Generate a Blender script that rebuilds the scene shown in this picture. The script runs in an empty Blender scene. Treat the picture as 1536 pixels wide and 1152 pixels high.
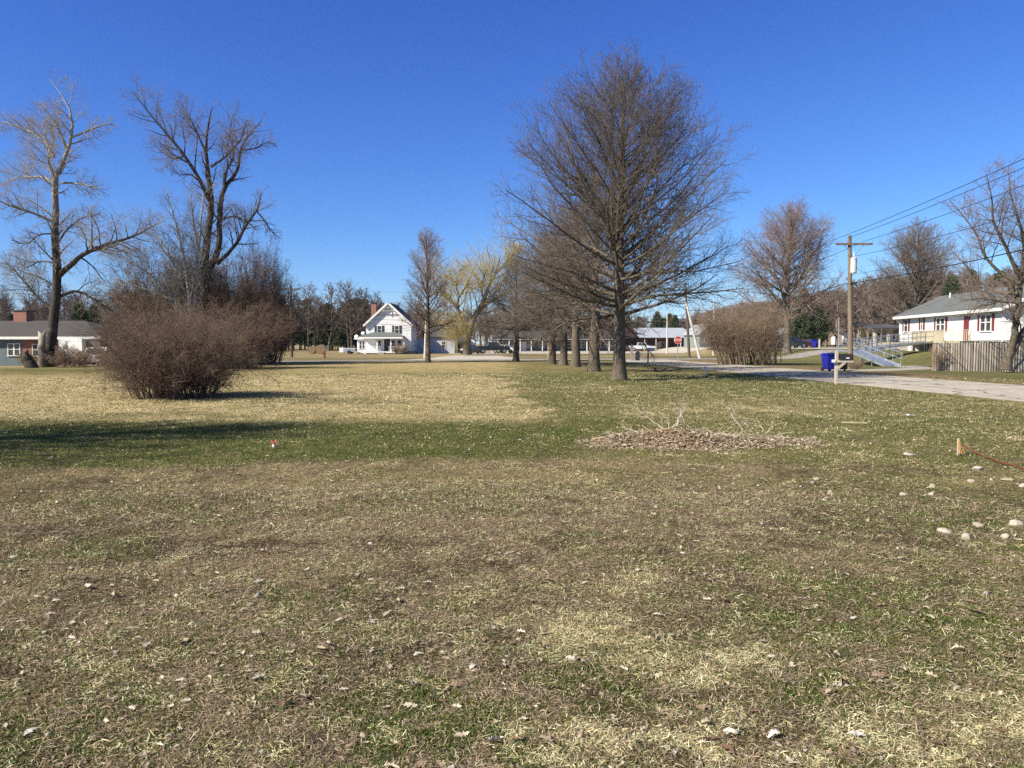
import bpy, math, random
import numpy as np
from mathutils import Vector, Matrix
R = math.radians
rnd = random.Random(7)
scene = bpy.context.scene
col = scene.collection

# ------------------------------------------------------------------ camera
EYE = 1.6
PITCH = math.atan(60 / 1152)
cd = bpy.data.cameras.new('camera'); cam = bpy.data.objects.new('camera', cd); col.objects.link(cam)
cd.sensor_width = 36; cd.lens = 27.0; cd.clip_start = 0.05; cd.clip_end = 20000
cam.location = (0, 0, EYE); cam.rotation_euler = (math.pi / 2 - PITCH, 0, 0)
scene.camera = cam
CP, SP = math.cos(PITCH), math.sin(PITCH)

def W(px, py, Y):
    """world point seen at photo pixel px,py on the plane y = Y"""
    a = (px - 768) / 1152; b = (576 - py) / 1152
    dy = CP + b * SP; dz = -SP + b * CP
    return (a / dy * Y, Y, EYE + dz / dy * Y)
def G(px, py, z=0.0):
    a = (px - 768) / 1152; b = (576 - py) / 1152
    dy = CP + b * SP; dz = -SP + b * CP
    t = (z - EYE) / dz
    return (a * t, dy * t)
def XA(px, Y):
    return (px - 768) / 1152 * Y

# ------------------------------------------------------------------ noise
_rg = np.random.default_rng(11)
_T = _rg.random((256, 256))
def vnoise(x, y, s, off=0.0):
    x = np.asarray(x, float) / s + off * 17.3 + 1000; y = np.asarray(y, float) / s + off * 31.7 + 1000
    xi = np.floor(x).astype(int); yi = np.floor(y).astype(int)
    fx = x - xi; fy = y - yi
    fx = fx * fx * (3 - 2 * fx); fy = fy * fy * (3 - 2 * fy)
    a = _T[xi % 256, yi % 256]; b = _T[(xi + 1) % 256, yi % 256]
    c = _T[xi % 256, (yi + 1) % 256]; d = _T[(xi + 1) % 256, (yi + 1) % 256]
    return (a * (1 - fx) + b * fx) * (1 - fy) + (c * (1 - fx) + d * fx) * fy
def fbm(x, y, s, off=0.0, o=3):
    t = 0; w = 1; q = 0
    for i in range(o):
        t = t + w * vnoise(x, y, s, off + i * 3.1); q += w; w *= .55; s = s * .47
    return t / q
def sstep(a, b, x):
    t = np.clip((np.asarray(x, float) - a) / (b - a), 0, 1); return t * t * (3 - 2 * t)

def hill_z(x, y):
    x = np.asarray(x, float); y = np.asarray(y, float)
    r = x / np.maximum(y, 1)                                     # the wooded hill lies to the right
    return sstep(.16, .60, r) * sstep(170, 560, y) * 36 * (1 - sstep(750, 1400, y)) * (.8 + .4 * fbm(x, y, 150, 5))
def gz(x, y):
    """height of the ground"""
    x = np.asarray(x, float); y = np.asarray(y, float)
    d = np.hypot(x, y)
    road = sstep(.0, 1.2, np.abs(x - (19.05 - .08 * y)) - 3.5)       # flat under the road
    far = 1 - sstep(62, 72, y)
    h = (fbm(x, y, 1.5, 1) - .5) * .05 * (1 - sstep(25, 60, d)) + (fbm(x, y, 7, 2) - .5) * .12
    h = h + (fbm(x, y, .42, 3, 2) - .5) * .045 * (1 - sstep(11, 17, d))
    h = h * road * far * sstep(0.3, 3.0, d)
    h = h - .42 * np.exp(-(((x + 48) / 17) ** 2 + ((y - 72) / 12) ** 2))
    h = h + .95 * sstep(29, 37, x) * sstep(50, 62, y) * (1 - sstep(600, 900, y))
    return h + hill_z(x, y)
def gzf(x, y): return float(gz(x, y))

# ------------------------------------------------------------------ materials
MATS = {}
def _nt(name):
    m = bpy.data.materials.new(name); m.use_nodes = True
    nt = m.node_tree; b = nt.nodes['Principled BSDF']
    return m, nt, b
def _mix(nt, fac, a, b, blend='MIX'):
    n = nt.nodes.new('ShaderNodeMix'); n.data_type = 'RGBA'; n.blend_type = blend
    for sock, v in ((0, fac), (6, a), (7, b)):
        if hasattr(v, 'is_output'): nt.links.new(v, n.inputs[sock])
        elif sock == 0: n.inputs[0].default_value = v
        else: n.inputs[sock].default_value = (*v, 1)
    return n.outputs[2]
def _noise(nt, scale, detail=3, vec=None, rough=.55):
    n = nt.nodes.new('ShaderNodeTexNoise'); n.inputs['Scale'].default_value = scale
    n.inputs['Detail'].default_value = detail; n.inputs['Roughness'].default_value = rough
    if vec is not None: nt.links.new(vec, n.inputs['Vector'])
    return n.outputs[0]
def _ramp(nt, v, a, b):
    n = nt.nodes.new('ShaderNodeMapRange'); nt.links.new(v, n.inputs[0])
    n.inputs[1].default_value = a; n.inputs[2].default_value = b
    return n.outputs[0]
def _obj(nt, scl=(1, 1, 1)):
    tc = nt.nodes.new('ShaderNodeTexCoord'); mp = nt.nodes.new('ShaderNodeMapping')
    nt.links.new(tc.outputs['Object'], mp.inputs[0]); mp.inputs[3].default_value = scl
    return mp.outputs[0]
def _bump(nt, b, h, strength=.4, dist=.01):
    n = nt.nodes.new('ShaderNodeBump'); n.inputs['Strength'].default_value = strength; n.inputs['Distance'].default_value = dist
    nt.links.new(h, n.inputs['Height']); nt.links.new(n.outputs[0], b.inputs['Normal'])
def mat(name, c1, c2=None, scale=4, rough=.75, bump=0, scl=(1, 1, 1), metal=0, detail=4, lo=.35, hi=.65, spec=None):
    if name in MATS: return MATS[name]
    m, nt, b = _nt(name)
    b.inputs['Roughness'].default_value = rough; b.inputs['Metallic'].default_value = metal
    if spec is not None: b.inputs['Specular IOR Level'].default_value = spec
    if c2 is None: c2 = tuple(v * .82 for v in c1)
    v = _obj(nt, scl); n = _noise(nt, scale, detail, v)
    nt.links.new(_mix(nt, _ramp(nt, n, lo, hi), c1, c2), b.inputs['Base Color'])
    if bump: _bump(nt, b, n, .6, bump)
    MATS[name] = m; return m
def bark(name, low, high=None, z0=0, z1=1, rough=.9):
    """bark with vertical ridges; the colour may change up the tree (smooth pale bark above)"""
    if name in MATS: return MATS[name]
    m, nt, b = _nt(name); b.inputs['Roughness'].default_value = rough; b.inputs['Specular IOR Level'].default_value = .2
    v = _obj(nt, (1, 1, .18)); n = _noise(nt, 18, 5, v, .65)
    n2 = _noise(nt, 2.2, 3, _obj(nt))
    c = _mix(nt, _ramp(nt, n, .38, .62), tuple(x * .55 for x in low), tuple(x * 1.25 for x in low))
    c = _mix(nt, _ramp(nt, n2, .55, .75), c, (.12, .13, .085))
    if high:
        tc = nt.nodes.new('ShaderNodeTexCoord'); sp = nt.nodes.new('ShaderNodeSeparateXYZ')
        nt.links.new(tc.outputs['Object'], sp.inputs[0])
        a = nt.nodes.new('ShaderNodeMath'); a.operation = 'MULTIPLY_ADD'
        nt.links.new(n2, a.inputs[0]); a.inputs[1].default_value = (z1 - z0) * 1.2; nt.links.new(sp.outputs[2], a.inputs[2])
        f = _ramp(nt, a.outputs[0], z0 + (z1 - z0) * .6, z1 + (z1 - z0) * .6)
        h = _mix(nt, _ramp(nt, n, .4, .6), high, tuple(x * .6 for x in high))
        c = _mix(nt, f, c, h)
    nt.links.new(c, b.inputs['Base Color']); _bump(nt, b, n, .9, .03)
    MATS[name] = m; return m
def vcol(name, attr='col', rough=.85, trans=0.0, mul=None, spec=.2):
    if name in MATS: return MATS[name]
    m, nt, b = _nt(name); b.inputs['Roughness'].default_value = rough; b.inputs['Specular IOR Level'].default_value = spec
    a = nt.nodes.new('ShaderNodeAttribute'); a.attribute_name = attr
    nt.links.new(a.outputs['Color'], b.inputs['Base Color'])
    if trans:
        t = nt.nodes.new('ShaderNodeBsdfTranslucent'); nt.links.new(a.outputs['Color'], t.inputs['Color'])
        mx = nt.nodes.new('ShaderNodeMixShader'); mx.inputs[0].default_value = trans
        nt.links.new(b.outputs[0], mx.inputs[1]); nt.links.new(t.outputs[0], mx.inputs[2])
        nt.links.new(mx.outputs[0], nt.nodes['Material Output'].inputs['Surface'])
    MATS[name] = m; return m
def banded(name, base, line, period, axis='Z', rough=.6, frac=.12, bump=.01):
    """clapboard siding / shingle courses / corrugation: thin lines of another tone every period"""
    if name in MATS: return MATS[name]
    m, nt, b = _nt(name); b.inputs['Roughness'].default_value = rough
    tc = nt.nodes.new('ShaderNodeTexCoord'); sp = nt.nodes.new('ShaderNodeSeparateXYZ')
    nt.links.new(tc.outputs['Object'], sp.inputs[0])
    d = nt.nodes.new('ShaderNodeMath'); d.operation = 'DIVIDE'; nt.links.new(sp.outputs['XYZ'.index(axis)], d.inputs[0]); d.inputs[1].default_value = period
    f = nt.nodes.new('ShaderNodeMath'); f.operation = 'FRACT'; nt.links.new(d.outputs[0], f.inputs[0])
    g = nt.nodes.new('ShaderNodeMath'); g.operation = 'LESS_THAN'; nt.links.new(f.outputs[0], g.inputs[0]); g.inputs[1].default_value = frac
    n = _noise(nt, 1.7, 4, _obj(nt))
    c = _mix(nt, _ramp(nt, n, .3, .7), base, tuple(x * .8 for x in base))
    nt.links.new(_mix(nt, g.outputs[0], c, line), b.inputs['Base Color'])
    _bump(nt, b, f.outputs[0], .5, bump)
    MATS[name] = m; return m
def bricks(name, c1, c2, mortar, scale=4):
    if name in MATS: return MATS[name]
    m, nt, b = _nt(name); b.inputs['Roughness'].default_value = .9
    t = nt.nodes.new('ShaderNodeTexBrick'); t.inputs['Scale'].default_value = scale
    t.inputs['Color1'].default_value = (*c1, 1); t.inputs['Color2'].default_value = (*c2, 1); t.inputs['Mortar'].default_value = (*mortar, 1)
    tc = nt.nodes.new('ShaderNodeTexCoord'); sp = nt.nodes.new('ShaderNodeSeparateXYZ'); cb = nt.nodes.new('ShaderNodeCombineXYZ')
    nt.links.new(tc.outputs['Object'], sp.inputs[0])
    ad = nt.nodes.new('ShaderNodeMath'); nt.links.new(sp.outputs[0], ad.inputs[0]); nt.links.new(sp.outputs[1], ad.inputs[1])
    nt.links.new(ad.outputs[0], cb.inputs[0]); nt.links.new(sp.outputs[2], cb.inputs[1]); nt.links.new(cb.outputs[0], t.inputs['Vector'])
    nt.links.new(t.outputs[0], b.inputs['Base Color'])
    MATS[name] = m; return m

# ------------------------------------------------------------------ mesh helpers
def np_mesh(name, V, F, cols=None, smooth=False, uvs=None):
    """V (n,3); F list of (m,k) index arrays; cols (n,3) per-vertex colour"""
    me = bpy.data.meshes.new(name)
    V = np.ascontiguousarray(V, dtype=np.float32)
    F = [np.asarray(f, dtype=np.int32) for f in F if len(f)]
    me.vertices.add(len(V)); me.vertices.foreach_set('co', V.ravel())
    loops = np.concatenate([f.ravel() for f in F]); tot = np.concatenate([np.full(len(f), f.shape[1], np.int32) for f in F])
    st = np.concatenate([[0], np.cumsum(tot)[:-1]]).astype(np.int32)
    me.loops.add(len(loops)); me.loops.foreach_set('vertex_index', loops)
    me.polygons.add(len(tot)); me.polygons.foreach_set('loop_start', st)
    try: me.polygons.foreach_set('loop_total', tot)
    except Exception: pass
    if smooth: me.polygons.foreach_set('use_smooth', np.ones(len(tot), bool))
    me.update(calc_edges=True)
    if cols is not None:
        a = me.attributes.new('col', 'FLOAT_COLOR', 'POINT')
        c = np.ones((len(V), 4), np.float32); c[:, :3] = cols
        a.data.foreach_set('color', c.ravel())
    return me
class MB:
    """collects primitives into one mesh"""
    def __init__(s): s.v = []; s.f = []; s.m = Matrix()
    def add(s, vs, fs):
        o = len(s.v); s.v += [tuple(s.m @ Vector(v)) for v in vs]; s.f += [tuple(i + o for i in f) for f in fs]; return s
    def box(s, x0, x1, y0, y1, z0, z1):
        return s.add([(x0, y0, z0), (x1, y0, z0), (x1, y1, z0), (x0, y1, z0), (x0, y0, z1), (x1, y0, z1), (x1, y1, z1), (x0, y1, z1)],
                     [(0, 3, 2, 1), (4, 5, 6, 7), (0, 1, 5, 4), (1, 2, 6, 5), (2, 3, 7, 6), (3, 0, 4, 7)])
    def cbox(s, c, sz):
        return s.box(c[0] - sz[0] / 2, c[0] + sz[0] / 2, c[1] - sz[1] / 2, c[1] + sz[1] / 2, c[2] - sz[2] / 2, c[2] + sz[2] / 2)
    def bar(s, p, q, w, h=None):
        """a bar of section w x h from p to q"""
        h = h or w; p = Vector(p); q = Vector(q); d = (q - p).normalized()
        up = Vector((0, 0, 1)) if abs(d.z) < .98 else Vector((0, 1, 0))
        u = d.cross(up).normalized() * w / 2; v = u.cross(d).normalized() * h / 2
        vs = [p - u - v, p + u - v, p + u + v, p - u + v, q - u - v, q + u - v, q + u + v, q - u + v]
        return s.add([tuple(x) for x in vs], [(0, 3, 2, 1), (4, 5, 6, 7), (0, 1, 5, 4), (1, 2, 6, 5), (2, 3, 7, 6), (3, 0, 4, 7)])
    def tube(s, pts, r, n=8, cap=True):
        pts = [Vector(p) for p in pts]; rs = r if isinstance(r, (list, tuple)) else [r] * len(pts)
        vs = []; ref = None
        for i, p in enumerate(pts):
            d = (pts[min(i + 1, len(pts) - 1)] - pts[max(i - 1, 0)]).normalized()
            if ref is None: ref = Vector((1, 0, 0)) if abs(d.x) < .8 else Vector((0, 1, 0))
            u = (ref - d * ref.dot(d)).normalized(); v = d.cross(u); ref = u
            for k in range(n):
                a = 2 * math.pi * k / n; vs.append(tuple(p + (u * math.cos(a) + v * math.sin(a)) * rs[i]))
        fs = [(i * n + k, i * n + (k + 1) % n, (i + 1) * n + (k + 1) % n, (i + 1) * n + k) for i in range(len(pts) - 1) for k in range(n)]
        if cap: fs += [tuple(range(n))[::-1], tuple((len(pts) - 1) * n + k for k in range(n))]
        return s.add(vs, fs)
    def prism(s, outline, axis, a, b):
        """extrude a 2D outline along axis ('x','y','z') from a to b"""
        def P(u, v, w): return {'x': (w, u, v), 'y': (u, w, v), 'z': (u, v, w)}[axis]
        n = len(outline); vs = [P(u, v, a) for u, v in outline] + [P(u, v, b) for u, v in outline]
        fs = [(i, (i + 1) % n, n + (i + 1) % n, n + i) for i in range(n)] + [tuple(range(n))[::-1], tuple(range(n, 2 * n))]
        return s.add(vs, fs)
    def sheet(s, pts, t=.02):
        """planar polygon given thickness t downwards along its normal"""
        p = [Vector(q) for q in pts]; nn = (p[1] - p[0]).cross(p[-1] - p[0]).normalized() * t; n = len(p)
        vs = [tuple(q) for q in p] + [tuple(q - nn) for q in p]
        return s.add(vs, [tuple(range(n)), tuple(range(n, 2 * n))[::-1]] + [(i, n + i, n + (i + 1) % n, (i + 1) % n) for i in range(n)])
    def sphere(s, c, r, n=12, m=8):
        r = r if isinstance(r, tuple) else (r, r, r)
        vs = [(c[0], c[1], c[2] - r[2])]
        for i in range(1, m):
            a = math.pi * i / m - math.pi / 2
            for k in range(n):
                t = 2 * math.pi * k / n; vs.append((c[0] + r[0] * math.cos(a) * math.cos(t), c[1] + r[1] * math.cos(a) * math.sin(t), c[2] + r[2] * math.sin(a)))
        vs.append((c[0], c[1], c[2] + r[2])); L = len(vs) - 1
        fs = [(0, 1 + (k + 1) % n, 1 + k) for k in range(n)] + [(L, L - n + k, L - n + (k + 1) % n) for k in range(n)]
        fs += [(1 + i * n + k, 1 + i * n + (k + 1) % n, 1 + (i + 1) * n + (k + 1) % n, 1 + (i + 1) * n + k) for i in range(m - 2) for k in range(n)]
        return s.add(vs, fs)
    def build(s, name, m, parent=None, bevel=0, smooth=False, **kw):
        me = bpy.data.meshes.new(name); me.from_pydata(s.v, [], s.f); me.update()
        import bmesh
        bm = bmesh.new(); bm.from_mesh(me); bmesh.ops.recalc_face_normals(bm, faces=bm.faces); bm.to_mesh(me); bm.free()
        if smooth: me.polygons.foreach_set('use_smooth', [True] * len(me.polygons))
        return link(name, me, m, parent, bevel, **kw)
def link(name, me, m, parent=None, bevel=0, loc=None, **kw):
    o = bpy.data.objects.new(name, me); col.objects.link(o)
    if m: me.materials.append(m)
    if parent: o.parent = parent
    if loc: o.location = loc
    if bevel:
        b = o.modifiers.new('bevel', 'BEVEL'); b.width = bevel; b.segments = 2; b.limit_method = 'ANGLE'
    for k, v in kw.items(): o[k] = v
    return o
def tag(o, label=None, cat=None, group=None, kind=None):
    if label: o['label'] = label
    if cat: o['category'] = cat
    if group: o['group'] = group
    if kind: o['kind'] = kind
    return o
def thing(name, loc, label, cat, group=None, rz=0):
    o = bpy.data.objects.new(name, None); col.objects.link(o); o.empty_display_size = .2
    o.location = loc; o.rotation_euler = (0, 0, rz)
    return tag(o, label, cat, group)
def kids(o): return [c for c in bpy.data.objects if c.parent == o]
def copy_tree(o, parent=None, **kw):
    c = o.copy(); col.objects.link(c); c.parent = parent
    for ch in kids(o): copy_tree(ch, c)
    return c
def at(px, Y, dz=0):
    x = XA(px, Y); return (x, Y, gzf(x, Y) + dz)

# ------------------------------------------------------------------ branches
def norm(a): return a / np.maximum(np.linalg.norm(a, axis=-1, keepdims=True), 1e-9)
def resample(pts, rads, n):
    """a traced limb, smoothed and resampled to n points"""
    P = np.array(pts, float); r = np.array(rads, float)
    if len(r) != len(P): r = np.interp(np.linspace(0, 1, len(P)), np.linspace(0, 1, len(r)), r)
    d = np.concatenate([[0], np.cumsum(np.linalg.norm(np.diff(P, axis=0), axis=1))]); t = np.linspace(0, d[-1], n)
    m = np.gradient(P, d, axis=0); out = np.empty((n, 3)); i = np.clip(np.searchsorted(d, t) - 1, 0, len(d) - 2)
    h = (d[i + 1] - d[i]); s = ((t - d[i]) / h)[:, None]; h = h[:, None]
    out = (2 * s**3 - 3 * s**2 + 1) * P[i] + (s**3 - 2 * s**2 + s) * h * m[i] + (-2 * s**3 + 3 * s**2) * P[i + 1] + (s**3 - s**2) * h * m[i + 1]
    return out, np.interp(t, d, r)
def grow(P, Rr, k, t0, t1, ang, ln, n, rg, wob=.12, trop=0.0, rr=.55, rmin=.003, tip=.25, lref=None, maxr=9, lo=.65, hi=1.15):
    """k children on every branch of P (N,n,3); ang(t) and ln(t, L) give angle in degrees and length"""
    N, m, _ = P.shape; M = N * k
    L0 = np.linalg.norm(np.diff(P, axis=1), axis=2).sum(1)
    pi = np.repeat(np.arange(N), k); q = np.tile(np.arange(k), N)
    t = t0 + (t1 - t0) * (q + rg.random(M)) / k
    if lref:
        kp = rg.random(M) < np.clip(L0[pi] / lref, .06, 1); pi = pi[kp]; q = q[kp]; t = t[kp]; M = len(pi)
    f = np.clip(t * (m - 1), 0, m - 1.001); i = f.astype(int); f = (f - i)[:, None]
    S = P[pi, i] * (1 - f) + P[pi, i + 1] * f; T = norm(P[pi, i + 1] - P[pi, i])
    r0 = Rr[pi, i] * (1 - f[:, 0]) + Rr[pi, i + 1] * f[:, 0]
    ref = norm(rg.normal(size=(M, 3))); U = norm(np.cross(T, ref)); 
    az = (q * 2.39996 + (rg.random(N) * 6.28)[pi] + rg.normal(0, .35, M))[:, None]
    up = np.tile(np.array([[.02, 0, 1.]]), (M, 1)); ax = np.cross(T, up); flat = np.linalg.norm(ax, axis=1) < .15
    ax[flat] = np.cross(T[flat], np.array([[1., 0, 0]])); U = norm(ax); V = np.cross(T, U)
    a = np.radians(ang(t) if callable(ang) else ang) * (1 + rg.normal(0, .14, M)); a = a[:, None]
    D = norm(np.cos(a) * T + np.sin(a) * (np.cos(az) * U + np.sin(az) * V))
    L = ln(t, L0[pi]) * rg.uniform(lo, hi, M)
    out = np.empty((M, n, 3)); out[:, 0] = S; st = (L / (n - 1))[:, None]
    tz = trop(t) if callable(trop) else np.full(M, trop)
    bend = norm(rg.normal(size=(M, 3))) * wob * .5
    for j in range(1, n):
        D = norm(D + rg.normal(size=(M, 3)) * wob + bend + np.stack([np.zeros(M), np.zeros(M), tz], 1)); out[:, j] = out[:, j - 1] + D * st
    rs = np.clip(np.minimum(r0 * rr, maxr), rmin, None)
    RR = np.maximum(rs[:, None] * np.linspace(1, tip, n)[None] ** 1.0, rmin * .6)
    return out, RR
def sweep(parts):
    """parts: list of (P, R, sides) -> V, F"""
    VV = []; FF = []; o = 0
    for P, Rr, s in parts:
        N, n, _ = P.shape
        T = np.empty_like(P); T[:, 1:-1] = P[:, 2:] - P[:, :-2]; T[:, 0] = P[:, 1] - P[:, 0]; T[:, -1] = P[:, -1] - P[:, -2]; T = norm(T)
        mean = norm(P[:, -1] - P[:, 0]); ref = np.zeros_like(mean); ref[np.arange(N), np.argmin(np.abs(mean), axis=1)] = 1
        U = norm(np.cross(T, ref[:, None])); Vv = np.cross(T, U)
        a = np.arange(s) * 2 * math.pi / s
        X = P[:, :, None] + Rr[:, :, None, None] * (np.cos(a)[:, None] * U[:, :, None] + np.sin(a)[:, None] * Vv[:, :, None])
        VV.append(X.reshape(-1, 3))
        b = (np.arange(N)[:, None, None] * n + np.arange(n - 1)[None, :, None]) * s + np.arange(s)[None, None]
        c = (np.arange(N)[:, None, None] * n + np.arange(n - 1)[None, :, None]) * s + (np.arange(s)[None, None] + 1) % s
        FF.append((np.stack([b, c, c + s, b + s], -1).reshape(-1, 4) + o)); o += N * n * s
    return np.concatenate(VV), FF
def branches(name, parts, m, parent=None, smooth=True, **kw):
    V, F = sweep(parts); me = np_mesh(name, V, F, smooth=smooth); return link(name, me, m, parent, **kw)
def pad(lims, n):
    Ps = []; Rs = []
    for pts, rads in lims:
        p, r = resample(pts, rads, n); Ps.append(p); Rs.append(r)
    return np.array(Ps), np.array(Rs)
# ------------------------------------------------------------------ ground
def blob(u, v, cu, cv, ru, rv):
    return np.exp(-(((u - cu) / ru) ** 2 + ((v - cv) / rv) ** 2))
def zones(x, y):
    """how much straw, green, brown thatch and bare dirt grows at a ground point (x,y in metres).
    The patches were surveyed as bearings and ranges from the camera's spot."""
    x = np.asarray(x, float); y = np.maximum(np.asarray(y, float), .8)
    wx = (fbm(x, y, 1.1, 4, 4) - .5) * 1.1; wy = (fbm(x, y, .9, 6, 4) - .5) * 1.2
    far = np.clip(y / 14, .3, 1.7)
    X = x + wx * far; Y = np.maximum(y + wy * far, .8)
    u = 768 + 1152 * X / (Y + .08); v = 516 + 1843 / Y
    n1 = fbm(x, y, .9, 8); n2 = fbm(x, y, .32, 9, 2); n3 = fbm(x, y, 3.2, 10)
    edge = np.interp(v, [535, 548, 572, 600, 633], [775, 765, 757, 792, 850])
    left = 1 - sstep(-24, 24, u - edge + (fbm(x, y, .5, 33, 3) - .5) * 90)
    straw = left * (1 - sstep(629, 637, v)) * (1 - sstep(60, 66, y) * .35)
    st_g = blob(u, v, 80, 556, 300, 6) * .8 + blob(u, v, 200, 622, 260, 5) * .35 + blob(u, v, 420, 600, 170, 7) * .35 + blob(u, v, 700, 612, 110, 12) * .15 + blob(u, v, 640, 560, 200, 6) * .25
    low = np.interp(u, [0, 200, 420, 900, 1040, 1250, 1500], [706, 697, 688, 681, 690, 700, 705])
    band = sstep(626, 636, v) * (1 - sstep(-5, 6, v - low)) * (1 - sstep(820, 1050, u) * .5)
    right = (1 - left) * (1 - sstep(634, 640, v) * 0) * (1 - sstep(-5, 6, v - low))
    fore = sstep(-5, 6, v - low)
    # foreground mix
    g_f = .10 + .24 * sstep(840, 1000, v) + .75 * sstep(.5, .66, n1) * (.35 + .65 * sstep(760, 900, v)) + .34 * sstep(870, 1080, v) * sstep(.38, .6, n1) + .22 * sstep(1180, 1420, u) + .16 * blob(u, v, 0, 740, 200, 70) + .3 * blob(u, v, 1500, 730, 260, 60) + .35 * blob(u, v, 1300, 890, 300, 60) * n1
    s_f = .13 + .12 * sstep(.45, .7, n3) + 3.6 * blob(u, v, 885, 962, 62, 24) + 3.0 * blob(u, v, 1020, 1010, 95, 30) + 2.0 * blob(u, v, 1000, 1140, 170, 34) + 2.6 * blob(u, v, 1500, 1110, 120, 50) + .45 * blob(u, v, 1340, 1120, 70, 30) + .6 * blob(u, v, 1500, 718, 90, 9) + .35 * blob(u, v, 960, 890, 40, 20) + .22 * blob(u, v, 700, 720, 380, 22)
    d_f = 1.6 * blob(u, v, 105, 806, 70, 8) + 1.8 * blob(u, v, 340, 826, 110, 11) + .5 * blob(u, v, 20, 815, 50, 8) + .6 * blob(u, v, 800, 925, 70, 5) + .55 * sstep(.58, .72, fbm(x, y, .6, 14)) + .5 * blob(u, v, 1260, 800, 160, 26) + .4 * blob(u, v, 1150, 930, 130, 40)
    r_g = .54 + .30 * (n3 - .5) * 2 - .40 * blob(u, v, 900, 582, 90, 8) - .3 * blob(u, v, 1180, 615, 240, 10) + .30 * blob(u, v, 850, 640, 120, 50)
    r_s = .24 + .22 * blob(u, v, 1150, 610, 300, 14) + .15 * sstep(.5, .7, n1)
    S = straw * (1 - np.clip(st_g + .3 * sstep(.55, .7, n1), 0, .85)) + band * (.03 + .08 * n2) * left + right * r_s * (1 - band * .3) + fore * s_f
    Gn = straw * (np.clip(st_g, 0, .9) + .08) + band * left * .85 + right * r_g + fore * g_f
    D = fore * d_f + straw * .12 * n1 + (1 - fore) * .1 * n1
    B = fore * .62 + straw * .18 + band * left * .12 + right * .22
    # far lawns
    w = np.stack([S, Gn, B, D], -1); w = np.clip(w, 0.001, None)
    return w / w.sum(-1, keepdims=True)
C_STRAW = np.array([.50, .405, .215]); C_GREEN = np.array([.088, .108, .028]); C_BROWN = np.array([.165, .122, .078]); C_DIRT = np.array([.04, .027, .019])
def gcol(x, y):
    w = zones(x, y); n = fbm(x, y, .25, 20, 3)[..., None]
    c = w[..., :1] * C_STRAW + w[..., 1:2] * C_GREEN + w[..., 2:3] * C_BROWN + w[..., 3:4] * C_DIRT
    c = c * (.72 + .56 * n)
    yy = np.asarray(y)[..., None]; xx = np.asarray(x)[..., None]
    # lawn beyond the road and beyond the cross road
    b1_ = sstep(66, 74, yy) * (1 - sstep(88, 96, yy)); c = c * (1 - b1_) + np.array([.20, .17, .095]) * (.8 + .4 * n) * b1_
    b2_ = sstep(90, 97, yy); tan = np.array([.29, .235, .135]) * (.75 + .5 * fbm(x, y, 9, 22)[..., None]); c = c * (1 - b2_) + tan * b2_
    across = sstep(.0, 1, xx - (22.6 - .08 * yy)) * (1 - sstep(95, 108, yy)) * sstep(10, 20, yy)
    strip = 1 - sstep(1.6, 3.5, xx - (22.6 - .08 * yy) + 2 * (n - .5))
    lawn = np.array([.15, .15, .065]) * (.7 + .6 * fbm(x, y, 4, 23)[..., None]); leafy = np.array([.24, .165, .11]) * (.7 + .6 * n)
    c = c * (1 - across) + across * (strip * leafy + (1 - strip) * lawn)
    hl = sstep(.5, 4, hill_z(x, y))[..., None]; c = c * (1 - hl) + hl * np.array([.11, .08, .06])
    return np.clip(c, .01, 1)

def make_ground():
    fr = np.radians(np.linspace(-52, 52, 640)); bk = np.radians(np.linspace(52, 308, 90))[1:-1]
    th = np.concatenate([fr, bk]); A = len(th)
    r = np.concatenate([np.linspace(.4, 2.2, 8)[:-1], np.geomspace(2.2, 70, 420)[:-1], np.geomspace(70, 9000, 150)]); B = len(r)
    X = np.sin(th)[None] * r[:, None]; Yg = np.cos(th)[None] * r[:, None]
    Z = gz(X, Yg); V = np.concatenate([np.stack([X, Yg, Z], -1).reshape(-1, 3), [[0, 0, 0]]])
    i = np.arange(B - 1)[:, None] * A + np.arange(A)[None]; j = np.arange(B - 1)[:, None] * A + (np.arange(A)[None] + 1) % A
    Q = np.stack([i, i + A, j + A, j], -1).reshape(-1, 4)[:, ::-1]
    T = np.stack([np.arange(A), (np.arange(A) + 1) % A, np.full(A, B * A)], -1)[:, ::-1]
    cols = np.concatenate([gcol(X, Yg).reshape(-1, 3), [C_BROWN]])
    me = np_mesh('ground', V, [Q, T], cols, smooth=True)
    m, nt, b = _nt('ground'); b.inputs['Roughness'].default_value = .95; b.inputs['Specular IOR Level'].default_value = .1
    at_ = nt.nodes.new('ShaderNodeAttribute'); at_.attribute_name = 'col'; v = _obj(nt)
    n1 = _noise(nt, 34, 6, v, .7); n2 = _noise(nt, 5.5, 5, v, .65); n3 = _noise(nt, 1.1, 4, v, .6)
    c = _mix(nt, 1.0, at_.outputs['Color'], _mix(nt, _ramp(nt, n1, .36, .64), (.30, .28, .26), (1.75, 1.68, 1.55)), 'MULTIPLY')
    c = _mix(nt, 1.0, c, _mix(nt, _ramp(nt, n2, .34, .66), (.68, .70, .66), (1.30, 1.27, 1.25)), 'MULTIPLY')
    c = _mix(nt, 1.0, c, _mix(nt, _ramp(nt, n3, .35, .65), (.86, .9, .84), (1.12, 1.1, 1.12)), 'MULTIPLY')
    nt.links.new(c, b.inputs['Base Color']); hh = nt.nodes.new('ShaderNodeMath'); hh.operation = 'MULTIPLY_ADD'; nt.links.new(n2, hh.inputs[0]); hh.inputs[1].default_value = 1.6; nt.links.new(n1, hh.inputs[2]); _bump(nt, b, hh.outputs[0], .9, .05)
    tag(link('ground', me, m), 'lawn and fields of last year\'s grass reaching to the horizon', 'ground', None, 'structure')
make_ground()

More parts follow.
